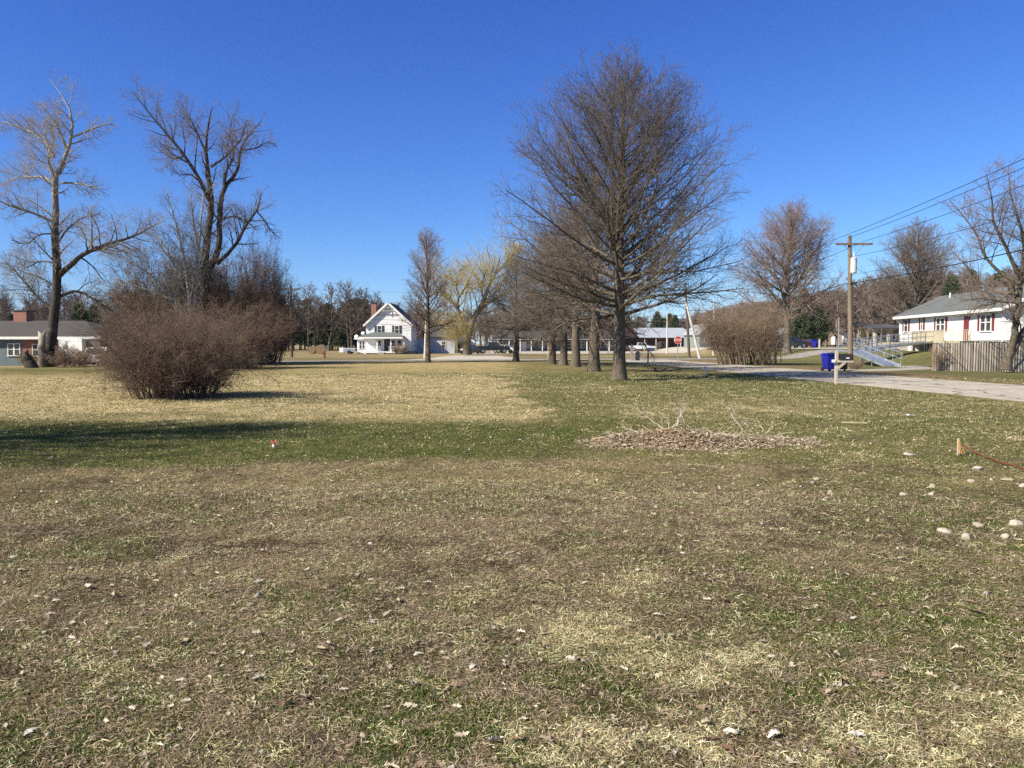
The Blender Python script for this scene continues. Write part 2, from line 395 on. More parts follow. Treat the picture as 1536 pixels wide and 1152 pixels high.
def strip(name, left, right, m, label, z=.012, wob=.18, seg=160, cat='road', kind='structure'):
    """a sheet between two edge lines, its edges slightly ragged"""
    a, _ = resample([(*p, 0) for p in left], [0] * len(left), seg); b, _ = resample([(*p, 0) for p in right], [0] * len(right), seg)
    k = 14; f = np.linspace(0, 1, k)[None, :, None]; P = a[:, None] * (1 - f) + b[:, None] * f
    d = norm(b - a); wa = (fbm(a[:, 0], a[:, 1], 1.2, 40) - .5) * 2 * wob; wb = (fbm(b[:, 0], b[:, 1], 1.2, 41) - .5) * 2 * wob
    P[:, 0] += d * wa[:, None]; P[:, -1] += d * wb[:, None]
    P[..., 2] = gz(P[..., 0], P[..., 1]) + z; P[:, 0, 2] -= z * 2.5; P[:, -1, 2] -= z * 2.5
    i = np.arange(seg - 1)[:, None] * k + np.arange(k - 1)[None]
    Q = np.stack([i, i + 1, i + k + 1, i + k], -1).reshape(-1, 4)
    me = np_mesh(name, P.reshape(-1, 3), [Q], smooth=True)
    o = link(name, me, m)
    return tag(o, label, cat, None, kind)
def asphalt(name, c1, c2, patch, crack=True):
    m, nt, b = _nt(name); b.inputs['Roughness'].default_value = .92; b.inputs['Specular IOR Level'].default_value = .15; v = _obj(nt)
    n = _noise(nt, 60, 3, v); n2 = _noise(nt, .5, 5, _obj(nt, (1.6, .35, 1)), .6)
    c = _mix(nt, _ramp(nt, n, .35, .65), c1, c2); c = _mix(nt, _ramp(nt, n2, .48, .62), c, patch)
    if crack:
        vo = nt.nodes.new('ShaderNodeTexVoronoi'); vo.feature = 'DISTANCE_TO_EDGE'; vo.inputs['Scale'].default_value = .22
        ad = nt.nodes.new('ShaderNodeVectorMath'); ad.operation = 'ADD'; nz = nt.nodes.new('ShaderNodeTexNoise'); nz.inputs['Scale'].default_value = .9; nt.links.new(v, nz.inputs['Vector'])
        nt.links.new(v, ad.inputs[0]); nt.links.new(nz.outputs['Color'], ad.inputs[1]); nt.links.new(ad.outputs[0], vo.inputs['Vector'])
        lt = nt.nodes.new('ShaderNodeMath'); lt.operation = 'LESS_THAN'; nt.links.new(vo.outputs[0], lt.inputs[0]); lt.inputs[1].default_value = .010
        c = _mix(nt, lt.outputs[0], c, tuple(x * .35 for x in c1))
    n4 = _noise(nt, 2.4, 5, _obj(nt, (1.3, .5, 1)), .7); c = _mix(nt, 1.0, c, _mix(nt, _ramp(nt, n4, .35, .7), (1.12, 1.12, 1.12), (.70, .68, .66)), 'MULTIPLY')
    nt.links.new(c, b.inputs['Base Color']); _bump(nt, b, n, .5, .006); MATS[name] = m
    return m
M_ROAD = asphalt('worn_asphalt', (.48, .43, .36), (.40, .36, .30), (.43, .385, .32))
M_ROAD2 = asphalt('grey_asphalt', (.29, .27, .24), (.24, .22, .20), (.32, .295, .26), False)
M_GRAVEL = mat('pale_gravel', (.50, .45, .385), (.38, .34, .28), 9, .95, .01, spec=.1)
M_CONC = mat('old_concrete', (.37, .335, .285), (.29, .265, .22), 5, .9, .005)
def rx(y, o=0): return 15.6 - .08 * y + o
ys = [-60, -20, 0, 15, 25, 35, 45, 55, 65, 78]
strip('road', [(rx(y), y) for y in ys], [(rx(y, 6.9), y) for y in ys], M_ROAD, 'worn pale asphalt side road running away past the oaks', z=.014, wob=.30)
strip('cross_road', [(-160, 71), (-60, 71), (-12, 72), (-4, 74.5), (10, 77.5), (40, 84), (150, 110)], [(-160, 75), (-60, 75), (-14, 76.5), (-5, 81), (8, 84), (40, 91), (150, 118)], M_ROAD2, 'narrow cross road beyond the row of oaks', z=.022)
strip('gravel_lot', [(-12, 76), (-10, 84), (-9.5, 95), (-8, 108)], [(1.5, 79), (1, 88), (-.5, 98), (-1.5, 108)], M_GRAVEL, 'bright pale gravel lot in front of the willow', z=.032, wob=.5, cat='lot')
strip('parking_lot', [(-14, 128), (10, 129), (30, 134), (55, 142)], [(-14, 158), (10, 162), (30, 170), (60, 178)], M_GRAVEL, 'pale gravel parking strip before the long low store', z=.03, wob=.5, cat='lot')
strip('far_parking', [(36, 108), (44, 104), (54, 106), (66, 110)], [(38, 132), (46, 134), (60, 136), (72, 140)], M_GRAVEL, 'pale lot at the foot of the wooded hill', z=.03, wob=.5, cat='lot')
strip('driveway', [(rx(48, 6.6), 47), (22.5, 48.3), (26, 51), (27.2, 55)], [(rx(44.6, 6.6), 44.6), (24.4, 46.6), (27.2, 49.4), (29.2, 55)], M_CONC, 'concrete walk curving from the road to the ramp', z=.03, wob=.08, cat='path')

# ------------------------------------------------------------------ grass blades, dense close by and thinner farther off
def wedge(n, r0, r1, rg, power):
    """points in front, density falling as r^-power"""
    th = np.radians(rg.uniform(-47, 47, n)); q = 2 - power; uu = rg.random(n)
    r = (r0 ** q + uu * (r1 ** q - r0 ** q)) ** (1 / q) if abs(q) > 1e-6 else r0 * (r1 / r0) ** uu
    return np.sin(th) * r, np.cos(th) * r, r
def on_road(x, y): return (x > 15.4 - .08 * y) & (x < 22.7 - .08 * y)
def blades(name, n, r0, r1, seed, power, label):
    rg = np.random.default_rng(seed); x, y, r = wedge(n, r0, r1, rg, power)
    keep = ~on_road(x, y); x, y, r = x[keep], y[keep], r[keep]
    w = zones(x, y); c = np.cumsum(w, -1); sel = rg.random(len(x)) * .62 + fbm(x, y, .13 if r1 < 10 else .45, 60, 3) * 1.5; sel[np.argsort(sel)] = (np.arange(len(x)) + .5) / len(x); k = (sel[:, None] > c).sum(-1).clip(0, 3)
    keep = (k != 3) | (rg.random(len(x)) < .35); x, y, r, k = x[keep], y[keep], r[keep], k[keep]; n = len(x)
    big = np.maximum(1, r / 6.0)
    L = np.where(k == 1, rg.uniform(.016, .038, n), rg.gamma(3.0, .0092, n).clip(.008, .07)) * big ** .5
    wd = np.where(k == 1, .0014, rg.uniform(.0008, .0021, n)) * big ** .88
    tilt = np.where(k == 1, rg.uniform(.35, 1.25, n), np.abs(rg.normal(.05, .30, n)))
    az = rg.random(n) * 6.283
    P0 = np.stack([x, y, gz(x, y) + rg.uniform(-.002, .012, n) * np.where(k == 1, 0, 1) + .001], 1)
    D = np.stack([np.cos(az) * np.cos(tilt), np.sin(az) * np.cos(tilt), np.sin(tilt)], 1)
    t2 = tilt - rg.uniform(.1, .8, n); a2 = az + rg.normal(0, .45, n)
    D2 = np.stack([np.cos(a2) * np.cos(t2), np.sin(a2) * np.cos(t2), np.sin(t2)], 1)
    P1 = P0 + D * (L * .55)[:, None]; P2 = P1 + D2 * (L * .45)[:, None]; P2[:, 2] = np.maximum(P2[:, 2], P0[:, 2] + .001)
    S = norm(np.cross(D, np.stack([rg.normal(0, .35, n), rg.normal(0, .35, n), np.ones(n)], 1))) * wd[:, None]
    V = np.stack([P0 - S, P0 + S, P1 + S * .9, P1 - S * .9, P2], 1).reshape(-1, 3)
    b = np.arange(n)[:, None] * 5; Q = b + np.array([[0, 1, 2, 3]]); T = b + np.array([[3, 2, 4]])
    base = np.array([[.64, .53, .31], [.078, .118, .018], [.33, .25, .165], [.07, .048, .033]])[k]
    v = np.exp(rg.normal(-.12 if r1 < 10 else -.08, .52 if r1 < 10 else .30, n)).clip(.22, 1.75)[:, None]; dry = (rg.random(n) < (.13 if r1 < 10 else .07))[:, None]
    cc = base * v; cc = np.where(dry & (k[:, None] != 0), np.array([.44, .375, .26]) * v, cc)
    cc = np.where(((rg.random(n) < .25) & (k == 1))[:, None], np.array([.165, .165, .055]) * v, cc)
    me = np_mesh(name, V, [Q, T], np.repeat(np.clip(cc, .01, .8), 5, 0))
    return tag(link(name, me, vcol('grass_blades', trans=.18)), label, 'grass', None, 'stuff')
blades('grass', 880000, 1.6, 9, 301, 1.15, 'matted dead and green grass close by')
blades('grass', 620000, 9, 42, 302, 1.55, 'thin lawn grass farther out towards the oaks and the road')

# ------------------------------------------------------------------ fallen leaves
def leaf_outline():
    # lobed oak leaf, unit length along x
    pts = [(0, .02), (.08, .05), (.16, .20), (.24, .08), (.33, .27), (.45, .10), (.56, .30), (.68, .12), (.80, .20), (.88, .08), (1, 0)]
    return pts + [(x, -y * .92) for x, y in pts[-2::-1]]
LO = np.array(leaf_outline())
def leaves(name, pos, size, rg, colr, curl=.5, lift=.006, jag=.12):
    """curled lobed leaves: a midrib and two wings that fold up"""
    n = len(pos); m = len(LO); rib = 6; VV = []; FF = []
    o = LO[None] * (1 + rg.normal(0, jag, (n, m, 1))); o = np.concatenate([o, ], 0)
    xr = np.linspace(0, 1, 7)
    half = 11
    up = o[:, :half]; dn = o[:, half - 1:][:, ::-1] if False else np.concatenate([o[:, half - 1:half], o[:, half:]], 1)[:, ::-1]
    cu = (rg.random(n) ** 2 * curl)[:, None]; cl = rg.normal(0, curl * .6, n)[:, None]
    def lift_(p, s):
        yy = np.abs(p[..., 1]); z = yy * np.tan(np.clip(cu + .08, 0, .9)) + cl * (p[..., 0] - .5) ** 2 * .8 + rg.normal(0, .025, p.shape[:2])
        return np.concatenate([p[..., :1] - .5, p[..., 1:], z[..., None]], -1)
    A = lift_(up, 1); C = lift_(dn, -1); k = A.shape[1]
    ribp = A.copy(); ribp[..., 1] = 0; ribp[..., 2] = cl * (up[..., 0] - .5) ** 2 * .8
    V = np.concatenate([A, ribp, C[:, :k]], 1)
    V *= size[:, None, None]
    a = rg.random(n) * 6.283; ca, sa = np.cos(a)[:, None], np.sin(a)[:, None]; ti = rg.normal(0, .18, n)[:, None]
    X = V[..., 0]; Y_ = V[..., 1]; Z = V[..., 2]; Y2_ = Y_ * np.cos(ti) - Z * np.sin(ti); Z2 = Y_ * np.sin(ti) + Z * np.cos(ti)
    out = np.stack([X * ca - Y2_ * sa, X * sa + Y2_ * ca, Z2], -1); out[..., 2] -= out[..., 2].min(1, keepdims=True); out += pos[:, None]; out[..., 2] += lift
    b = (np.arange(n) * 3 * k)[:, None]; i = np.arange(k - 1)[None]
    Q = np.concatenate([np.stack([b + i, b + i + 1, b + k + i + 1, b + k + i], -1).reshape(-1, 4), np.stack([b + k + i, b + k + i + 1, b + 2 * k + i + 1, b + 2 * k + i], -1).reshape(-1, 4)])
    return np_mesh(name, out.reshape(-1, 3), [Q], np.repeat(colr, 3 * k, 0), smooth=False)
rg = np.random.default_rng(401)
def leafcol(n, rg):
    a = np.array([[.55, .47, .36], [.43, .34, .24], [.31, .215, .14], [.22, .135, .09], [.66, .59, .48]]); k = rg.choice(5, n, p=[.3, .27, .2, .1, .13])
    return np.clip(a[k] * rg.uniform(.75, 1.15, n)[:, None], 0, .85)
n = 15000; x, y, r = wedge(n, 1.8, 24, rg, 1.35); kp = fbm(x, y, 1.2, 30) + rg.normal(0, .12, n) > .42; x, y, r = x[kp], y[kp], r[kp]
size = rg.gamma(2.0, .0125, len(x)).clip(.008, .07) * np.maximum(1, r / 10) ** .5
tag(link('fallen_leaves', leaves('fallen_leaves', np.stack([x, y, gz(x, y)], 1), size, rg, leafcol(len(x), rg), .9, .013), vcol('leaf', trans=.15)), 'small dry leaves and scraps scattered over the lawn', 'leaves', None, 'stuff')
# the few leaves large enough to point at
def single_leaf(px, py, size, c, label, rz=0):
    gx, gy = G(px, py); rg = np.random.default_rng(int(px))
    me = leaves('dry_leaf', np.array([[0, 0, 0.]]), np.array([size]), rg, np.array([c]) * .82, .8, 0)
    o = link('dry_leaf', me, vcol('leaf', trans=.15)); o.scale = (.68, .68, .5); o.location = (gx, gy, gzf(gx, gy) + .012); tag(o, label, 'leaf')
single_leaf(1463, 926, .17, (.40, .27, .18), 'large tan brown lobed leaf near the right edge')
single_leaf(1066, 1117, .11, (.16, .085, .06), 'dark reddish brown leaf near the bottom of the frame')
single_leaf(388, 873, .12, (.78, .75, .70), 'flat whitish leaf in the brown patch left of centre')
single_leaf(388, 1016, .11, (.80, .76, .68), 'curled whitish leaf in the lower left foreground')
single_leaf(45, 1098, .10, (.80, .77, .70), 'folded pale leaf in the bottom left corner')
single_leaf(1259, 1036, .10, (.62, .55, .46), 'pale grey leaf standing up in the right foreground')
single_leaf(1395, 932, .10, (.60, .53, .38), 'straw coloured leaf left of the large tan one')
single_leaf(855, 998, .11, (.66, .58, .48), 'ragged pale leaf on the straw patch')
single_leaf(1285, 1112, .11, (.74, .70, .62), 'whitish leaf in the lower right foreground')
# ------------------------------------------------------------------ stones
def stone(px, py, w, h, label, c=0, seed=0):
    gx, gy = G(px, py); sw = w / 1152 * gy; rg = np.random.default_rng(int(px * 7 + py)); import bmesh
    bm = bmesh.new(); bmesh.ops.create_icosphere(bm, subdivisions=3, radius=.5)
    ds = [Vector(norm(rg.normal(size=3))) for _ in range(9)]; of = rg.uniform(.24, .38, 9)
    for v in bm.verts:
        for d, q in zip(ds, of):
            e = v.co.dot(d) - q
            if e > 0: v.co -= d * e * .85
        v.co += Vector(rg.normal(0, .006, 3))
    me = bpy.data.meshes.new('stone'); bm.to_mesh(me); bm.free()
    o = link('stone', me, mat('field_stone', (.46, .40, .325), (.30, .255, .20), 14, .85, .004, spec=.2) if c == 0 else mat('pale_stone', (.48, .43, .35), (.33, .29, .23), 9, .8, .003))
    o.scale = (sw, sw * .85, h / 1152 * gy * 1.35); o.location = (gx, gy, gzf(gx, gy) + h / 1152 * gy * .12); o.rotation_euler = (0, 0, rg.random() * .6 - .3)
    tag(o, label, 'stone', 'pale field stones in the worn grass at right')
for px, py, w, h, lab, c in [(1417, 800, 27, 9, 'long flat pale stone, leftmost of the nearest stones', 1), (1449, 811, 18, 13, 'chunky pale stone with a flat face beside the long flat one', 0), (1466, 790, 20, 8, 'flat oval stone behind the chunky one', 0),
                             (1523, 789, 22, 11, 'rounded pale stone at the right edge', 1), (1508, 808, 14, 10, 'small rounded stone just below the right edge one', 1), (1362, 685, 18, 6, 'white block like stone left of the orange flag stake', 1),
                             (1245, 739, 9, 9, 'single round stone in the middle of the worn grass', 0), (1225, 719, 9, 6, 'small pale stone up the slope from the round one', 0), (1356, 745, 18, 7, 'flat pale stone left of the upright stone pair', 1),
                             (1398, 730, 11, 9, 'upper stone of the upright pair', 0), (1397, 742, 12, 7, 'lower stone of the upright pair', 0), (1466, 705, 22, 6, 'long pale stone below the orange flag stake', 1),
                             (1534, 733, 16, 7, 'flat pale stone cut by the right edge', 1), (1456, 723, 14, 5, 'low grey stone between the long pale one and the pair', 0), (1222, 657, 9, 4, 'tiny pale stone at the end of the brush pile', 0), (1510, 722, 26, 4, 'thin flat slab of stone beside the right edge', 0)]:
    stone(px, py, w, h, lab, c)
# ------------------------------------------------------------------ brush pile
def rubble():
    """gravel bits too many to count, thickest in the worn ground at right"""
    rg = np.random.default_rng(77); n = 2600; x, y, r = wedge(n, 2.2, 18, rg, 1.3); u = 768 + 1152 * x / y; v = 516 + 1843 / y
    p = .10 + .9 * blob(u, v, 1480, 760, 260, 90) + .5 * blob(u, v, 1250, 750, 260, 60); kp = rg.random(n) < p; x, y, r = x[kp], y[kp], r[kp]; n = len(x)
    B = np.array([[1, 0, 0], [-1, 0, 0], [0, 1, 0], [0, -1, 0], [0, 0, 1], [0, 0, -1]], float); F = np.array([[0, 2, 4], [2, 1, 4], [1, 3, 4], [3, 0, 4], [2, 0, 5], [1, 2, 5], [3, 1, 5], [0, 3, 5]])
    s = rg.gamma(2.0, .0065, n).clip(.004, .035) * np.maximum(1, r / 9) ** .4; V = B[None] * rg.uniform(.6, 1.3, (n, 6, 1)) + rg.normal(0, .22, (n, 6, 3)); V *= (s[:, None, None] * np.array([1, .85, .55])); V += np.stack([x, y, gz(x, y) + .006], 1)[:, None]
    c = np.array([.50, .45, .37]) * rg.uniform(.45, 1.15, (n, 1)); tag(link('gravel', np_mesh('gravel', V.reshape(-1, 3), [(F[None] + np.arange(n)[:, None, None] * 6).reshape(-1, 3)], np.repeat(c, 6, 0)), vcol('gravel_bits')), 'loose gravel bits in the worn ground', 'gravel', None, 'stuff')
rubble()
gx, gy = G(1045, 664)
bp = thing('brush_pile', (gx, gy, 0), 'low heap of raked leaves and pale broken sticks on the lawn', 'brush pile')
def pile():
    rg = np.random.default_rng(55); n = 7500
    cx = [(-1.15, .12, .42, .11), (-.55, .10, .45, .20), (.05, .05, .5, .14), (.75, .12, .5, .10), (1.45, .12, .5, .06), (.0, -.22, .7, .05), (-1.4, -.2, .35, .06)]
    def hz(x, y): return sum(h * np.exp(-(((x - a) / w) ** 2 + ((y - b) / .42) ** 2)) for a, b, w, h in cx)
    P = []
    while len(P) < n:
        x = rg.uniform(-1.95, 2.1); y = rg.normal(0, .5)
        if rg.random() < hz(x, y) / .15 + .09 * (abs(y) < 1.2 * (1 - abs(x - .2) / 3.2)): P.append((x, y, hz(x, y) * rg.random() ** .35 + gzf(gx + x, gy + y)))
    P = np.array(P); a = np.array([[.54, .43, .28], [.66, .57, .42], [.40, .29, .19], [.56, .40, .29], [.70, .62, .48]]); k = rg.choice(5, n, p=[.3, .25, .2, .12, .13])
    warm = np.exp(-((P[:, 0] + .6) / .5) ** 2)[:, None]; c = a[k] * rg.uniform(.6, 1.15, n)[:, None] * (1 - .3 * warm) + np.array([.48, .29, .20]) * .3 * warm
    link('leaf_litter', leaves('leaf_litter', P, rg.uniform(.03, .075, n), rg, c, 1.0, 0), vcol('leaf', trans=.15), bp)
    X, Y_ = np.meshgrid(np.linspace(-2.3, 2.6, 60), np.linspace(-1.1, 1.1, 30)); Z = hz(X, Y_) * .85 + gz(X + gx, Y_ + gy) - .03
    V = np.stack([X, Y_, Z], -1).reshape(-1, 3); i = np.arange(29)[:, None] * 60 + np.arange(59)[None]
    link('heap', np_mesh('heap', V, [np.stack([i, i + 1, i + 61, i + 60], -1).reshape(-1, 4)], smooth=True), mat('leaf_mould', (.30, .225, .15), (.19, .14, .09), 30, .95, .01), bp)
    b = np.array([gx, gy, 0]); Ls = []
    for pts, r, d in [([(1001, 646), (985, 636), (968, 622), (946, 607)], .012, .1), ([(1010, 648), (1020, 628), (1021, 616), (1011, 606)], .013, 0), ([(1008, 642), (1018, 630), (1024, 610), (1017, 596)], .010, -.2), ([(1046, 650), (1030, 638), (1022, 626), (1021, 612)], .008, .15),
                      ([(1115, 645), (1102, 630), (1095, 615), (1081, 600)], .012, .1), ([(1118, 644), (1108, 632), (1098, 620)], .009, -.1), ([(1129, 642), (1120, 634), (1114, 630)], .009, 0), ([(1146, 647), (1140, 638), (1136, 628)], .008, .1), ([(958, 650), (945, 644), (934, 640)], .012, .1),
                      ([(1000, 648), (1004, 636), (996, 626), (990, 634)], .007, .1), ([(1150, 650), (1158, 640), (1160, 630)], .007, .2), ([(1060, 655), (1080, 650), (1105, 655)], .012, -.2), ([(980, 655), (962, 652), (940, 648)], .01, -.1)]:
        q = [np.array(W(px, py, gy + .1 + d * i / (len(pts) - 1))) - b for i, (px, py) in enumerate(pts)]; Ls.append((q, [r, r * .8, r * .5, r * .3]))
    P0, R0_ = pad(Ls, 9); P0 += rg.normal(0, .006, P0.shape); P1, R1 = grow(P0, R0_, 6, .2, 1, 40, lambda t, L: L * .32, 5, rg, .15, .02, .6, .003, .5); P2, R2 = grow(P1, R1, 3, .3, 1, 45, lambda t, L: L * .5, 3, rg, .15, 0, .6, .002, .6)
    rx_ = rg.uniform(-1.5, 1.6, 90); ry_ = rg.normal(0, .35, 90); A = rg.random(90) * 6.28; Lh = rg.uniform(.12, .4, 90)
    S0 = np.stack([rx_, ry_, hz(rx_, ry_) + .01 + gz(rx_ + gx, ry_ + gy)], 1); S1 = S0 + np.stack([np.cos(A) * Lh, np.sin(A) * Lh * .7, rg.uniform(0, .14, 90)], 1)
    PP = np.stack([S0, (S0 + S1) / 2 + rg.normal(0, .015, S0.shape), S1], 1); tag(branches('sticks', [(P0, R0_, 6), (P1, R1, 4), (P2, R2, 3), (PP[:50], np.full((50, 3), .004), 4)], mat('barkless_sticks', (.56, .49, .37), (.40, .33, .24), 6, .85), bp), kind='stuff')
pile()
# ------------------------------------------------------------------ bare trees
M_OAKB = bark('oak_bark', (.135, .108, .078)); M_OAKT = mat('oak_twigs', (.185, .15, .122), (.115, .093, .078), 1.2, .9, spec=.15)
M_GREYB = bark('maple_bark', (.17, .145, .12)); M_GREYT = mat('maple_twigs', (.22, .17, .135), (.145, .113, .09), 1.2, .9, spec=.15)
M_SYCB = bark('pale_topped_bark', (.065, .052, .042), (.42, .38, .32), 8.5, 13.5)
M_SYCT = mat('pale_twigs', (.38, .33, .27), (.23, .19, .155), .6, .9, spec=.15)
M_DARKB = bark('dark_bark', (.07, .055, .043)); M_DARKT = mat('dark_twigs', (.27, .22, .18), (.15, .122, .10), .7, .9, spec=.15)
M_BIRCH = bark('pale_grey_bark', (.40, .37, .32)); M_BIRCHT = mat('grey_twigs', (.33, .29, .24), (.215, .185, .15), .8, .9, spec=.15)
M_WILB = bark('willow_bark', (.17, .14, .10)); M_WILT = mat('willow_strands', (.52, .42, .17), (.38, .30, .12), .5, .8, spec=.15)
M_SHRUB = mat('shrub_twigs', (.215, .15, .112), (.125, .086, .066), 1.5, .9, spec=.15)
M_SHRUBP = mat('shrub_twigs_pale', (.31, .23, .16), (.195, .143, .10), 1.5, .9, spec=.15)
M_PINE = mat('pine_needles', (.030, .055, .022), (.06, .085, .03), 1.5, .8)
M_RED = mat('budding_twigs', (.29, .21, .175), (.19, .135, .115), .8, .9, spec=.15)

def trunk_line(H, n, rg, lean=(0, 0), wob=.012):
    z = np.linspace(0, H, n); x = np.cumsum(rg.normal(0, wob, n)) * H / n * 3; y = np.cumsum(rg.normal(0, wob, n)) * H / n * 3
    x -= x[0]; y -= y[0]
    return np.stack([x + lean[0] * z, y + lean[1] * z, z], 1)
def flare(R0, n, H, top=.03, p=.8, fl=.35):
    z = np.linspace(0, 1, n); r = R0 * (1 - z) ** p + top
    return r + R0 * fl * np.exp(-z * H / .35)
def bare_tree(H, rad, R0, seed, ks=(70, 12, 8, 4), z0=.19, env=None, angs=((0, 92), (.35, 66), (.7, 40), (1, 18)), lr=(.42, .42, .45), lean=(0, 0),
              trop=.02, wob=.10, sub_ang=42, up2=.03, prr=.34, pmax=.10, tr=(.008, .005, .0035), pn=9, sides=(18, 7, 5, 3), topr=.02, tp=.8, lref=(2.6, .9, .4)):
    """env is the outline of the whole crown: (height / H, radius / rad); every limb ends on it"""
    rg = np.random.default_rng(seed)
    env = env or ((.16, .45), (.26, .88), (.38, 1), (.52, .96), (.66, .80), (.78, .60), (.9, .32), (1.0, .04))
    n = 26; T = trunk_line(H * .93, n, rg, lean); r = flare(R0, n, H, topr, tp)
    P0 = T[None]; R0_ = r[None]; ez = np.array(env); ag = np.array(angs)
    af = lambda t: np.interp((t - z0) / (1 - z0), ag[:, 0], ag[:, 1])
    Ls = np.linspace(.25, H, 160); upc = 5.0 * trop * 6
    def lf(t, L):
        a = np.radians(np.clip(af(t), 8, 96))[:, None]; z = t[:, None] * .93 * H
        aa = np.maximum(a - upc * .12 * np.minimum(Ls[None] / 4, 1), .06)
        rr = np.sin(aa) * Ls; zz = (z + np.cos(aa) * Ls) / H
        inside = rr <= rad * np.interp(zz, ez[:, 0], ez[:, 1], left=ez[0, 1], right=0)
        inside &= zz < 1.0
        k = np.where(inside.all(1), 159, np.argmin(inside, axis=1)); return Ls[np.maximum(k, 1)]
    P1, R1 = grow(P0, R0_, ks[0], z0, .985, af, lf, pn, rg, wob, trop, prr, .012, .2, maxr=pmax, lo=.78, hi=1.04)
    P2, R2 = grow(P1, R1, ks[1], .22, .99, sub_ang, lambda t, L: L * lr[0] * (1.08 - .62 * t), 5, rg, wob * 1.2, up2, .5, tr[0], .3, lref=lref[0])
    P3, R3 = grow(P2, R2, ks[2], .10, 1, sub_ang + 3, lambda t, L: L * lr[1] * (1.2 - .6 * t) + .08, 4, rg, wob * 1.4, up2, .6, tr[1], .4, lref=lref[1])
    parts = [(P2, R2, sides[2]), (P3, R3, sides[3])]
    if ks[3]:
        P4, R4 = grow(P3, R3, ks[3], .15, 1, 42, lambda t, L: L * lr[2] + .08, 3, rg, .16, up2, .7, tr[2], .5, lref=lref[2])
        parts.append((P4, R4, 3))
    return [(P0, R0_, sides[0]), (P1, R1, sides[1])], parts
MESHC = {}
def place_tree(name, key, make, loc, label, group, bm, tm, rz=0, sc=1.0, cat='tree', crown='crown'):
    """trunk with its limbs is one part, the spray of twigs is the other"""
    if key not in MESHC:
        a, b = make(); Va, Fa = sweep(a); Vb, Fb = sweep(b)
        MESHC[key] = (np_mesh('trunk', Va, Fa, smooth=True), np_mesh(crown, Vb, Fb))
        MESHC[key][0].materials.append(bm); MESHC[key][1].materials.append(tm)
    t = thing(name, loc, label, cat, group, rz); t.scale = (sc, sc, sc) if not isinstance(sc, tuple) else sc
    link('trunk', MESHC[key][0], None, t); link(crown, MESHC[key][1], None, t)
    return t
def traced(base, limbs, Y, seed, ks, lr=(.5, .5, .5), z0s=.25, depth=.22, ang=48, trop=.03, wob=.12, tr=(.010, .006, .0045), subR=.45, nt=18, trunk_k=8, lens=None, l1=.36, rs=1.0, lref=(1.6, .8, .45)):
    """limbs: list of (points in photo pixels, radii, depth swing); each is set at its own depth around Y"""
    rg = np.random.default_rng(seed); b = np.array(base); out = []
    for pts, rads, dsw in limbs:
        q = []
        for i, (px, py) in enumerate(pts):
            f = i / (len(pts) - 1); q.append(np.array(W(px, py, Y + dsw[0] * (1 - f) + dsw[1] * f)) - b)
        out.append((q, [v * rs for v in rads]))
    P0, R0_ = pad(out, nt)
    rg2 = np.random.default_rng(seed + 5); jit = rg2.normal(0, .05, P0.shape); jit[:, 0] = 0; P0 = P0 + jit * np.clip(R0_ * 2.5, 0, .6)[..., None]
    if lens is None: lens = 99
    P1, R1 = grow(P0, R0_, ks[0], z0s, 1, ang, lambda t, L: np.clip(L * l1, 1.1, lens) * (1.15 - .72 * t), 7, rg, wob, trop, subR, .016, .25, maxr=.06)
    P2, R2 = grow(P1, R1, ks[1], .15, 1, 45, lambda t, L: L * lr[0] * (1.15 - .6 * t), 5, rg, wob * 1.4, trop, .55, tr[0], .3, lref=lref[0])
    P3, R3 = grow(P2, R2, ks[2], .15, 1, 46, lambda t, L: L * lr[1] * (1.1 - .4 * t) + .1, 4, rg, wob * 1.3, trop, .6, tr[1], .4, lref=lref[1])
    parts = [(P2, R2, 3), (P3, R3, 3)]
    if ks[3]:
        P4, R4 = grow(P3, R3, ks[3], .2, 1, 45, lambda t, L: L * lr[2] + .1, 3, rg, .16, trop, .7, tr[2], .5, lref=lref[2]); parts.append((P4, R4, 3))
    return [(P0, R0_, 14), (P1, R1, 6)], parts

# the row of oaks
OG = 'bare oaks in a row along the lawn'
def oak_big(): return bare_tree(14.0, 5.5, .27, 21, (112, 15, 8, 4), z0=.215, env=((.16, .35), (.21, .66), (.28, .86), (.38, .98), (.55, 1.0), (.68, .95), (.79, .82), (.88, .62), (.95, .38), (1, .10)),
                                angs=((0, 84), (.12, 71), (.3, 59), (.5, 54), (.75, 48), (1, 26)), trop=.045, wob=.085, up2=.06, tr=(.009, .0055, .004), sub_ang=36, lref=(3.6, 1.2, .5))
place_tree('oak_tree', 'oakA', oak_big, at(929, 34), 'nearest and biggest bare oak of the row, its full round crown above the lawn', OG, M_OAKB, M_OAKT, .4)
def oak_small(s): return lambda: bare_tree(11.8, 4.9, .30, s, (76, 12, 7, 3), z0=.24, angs=((0, 100), (.15, 86), (.35, 70), (.6, 56), (1, 24)), trop=.02, wob=.09, tr=(.011, .007, .005))
for i, (px, Y, key, rz, sc, lab) in enumerate([
        (891, 45.5, 'oakB', 0, 1.04, 'thick trunked oak just left of and behind the biggest oak'),
        (863, 53, 'oakC', 1.3, .98, 'straight pale trunked oak between the thick trunked one and the squat leaning one'),
        (845, 58, 'oakD', 2.4, .92, 'squat wide based oak whose trunk leans, third behind the biggest oak'),
        (828, 60.5, 'oakE', 3.9, .95, 'slim oak at the left edge of the clustered trunks'),
        (774, 71, 'oakF', 5.2, .86, 'lone oak left of the clustered row, beside the pale gravel lot')]):
    place_tree('oak_tree', key, oak_small({'oakB': 31, 'oakC': 47, 'oakD': 58, 'oakE': 63, 'oakF': 72}[key]), at(px, Y), lab, OG, M_OAKB, M_OAKT, rz, sc)
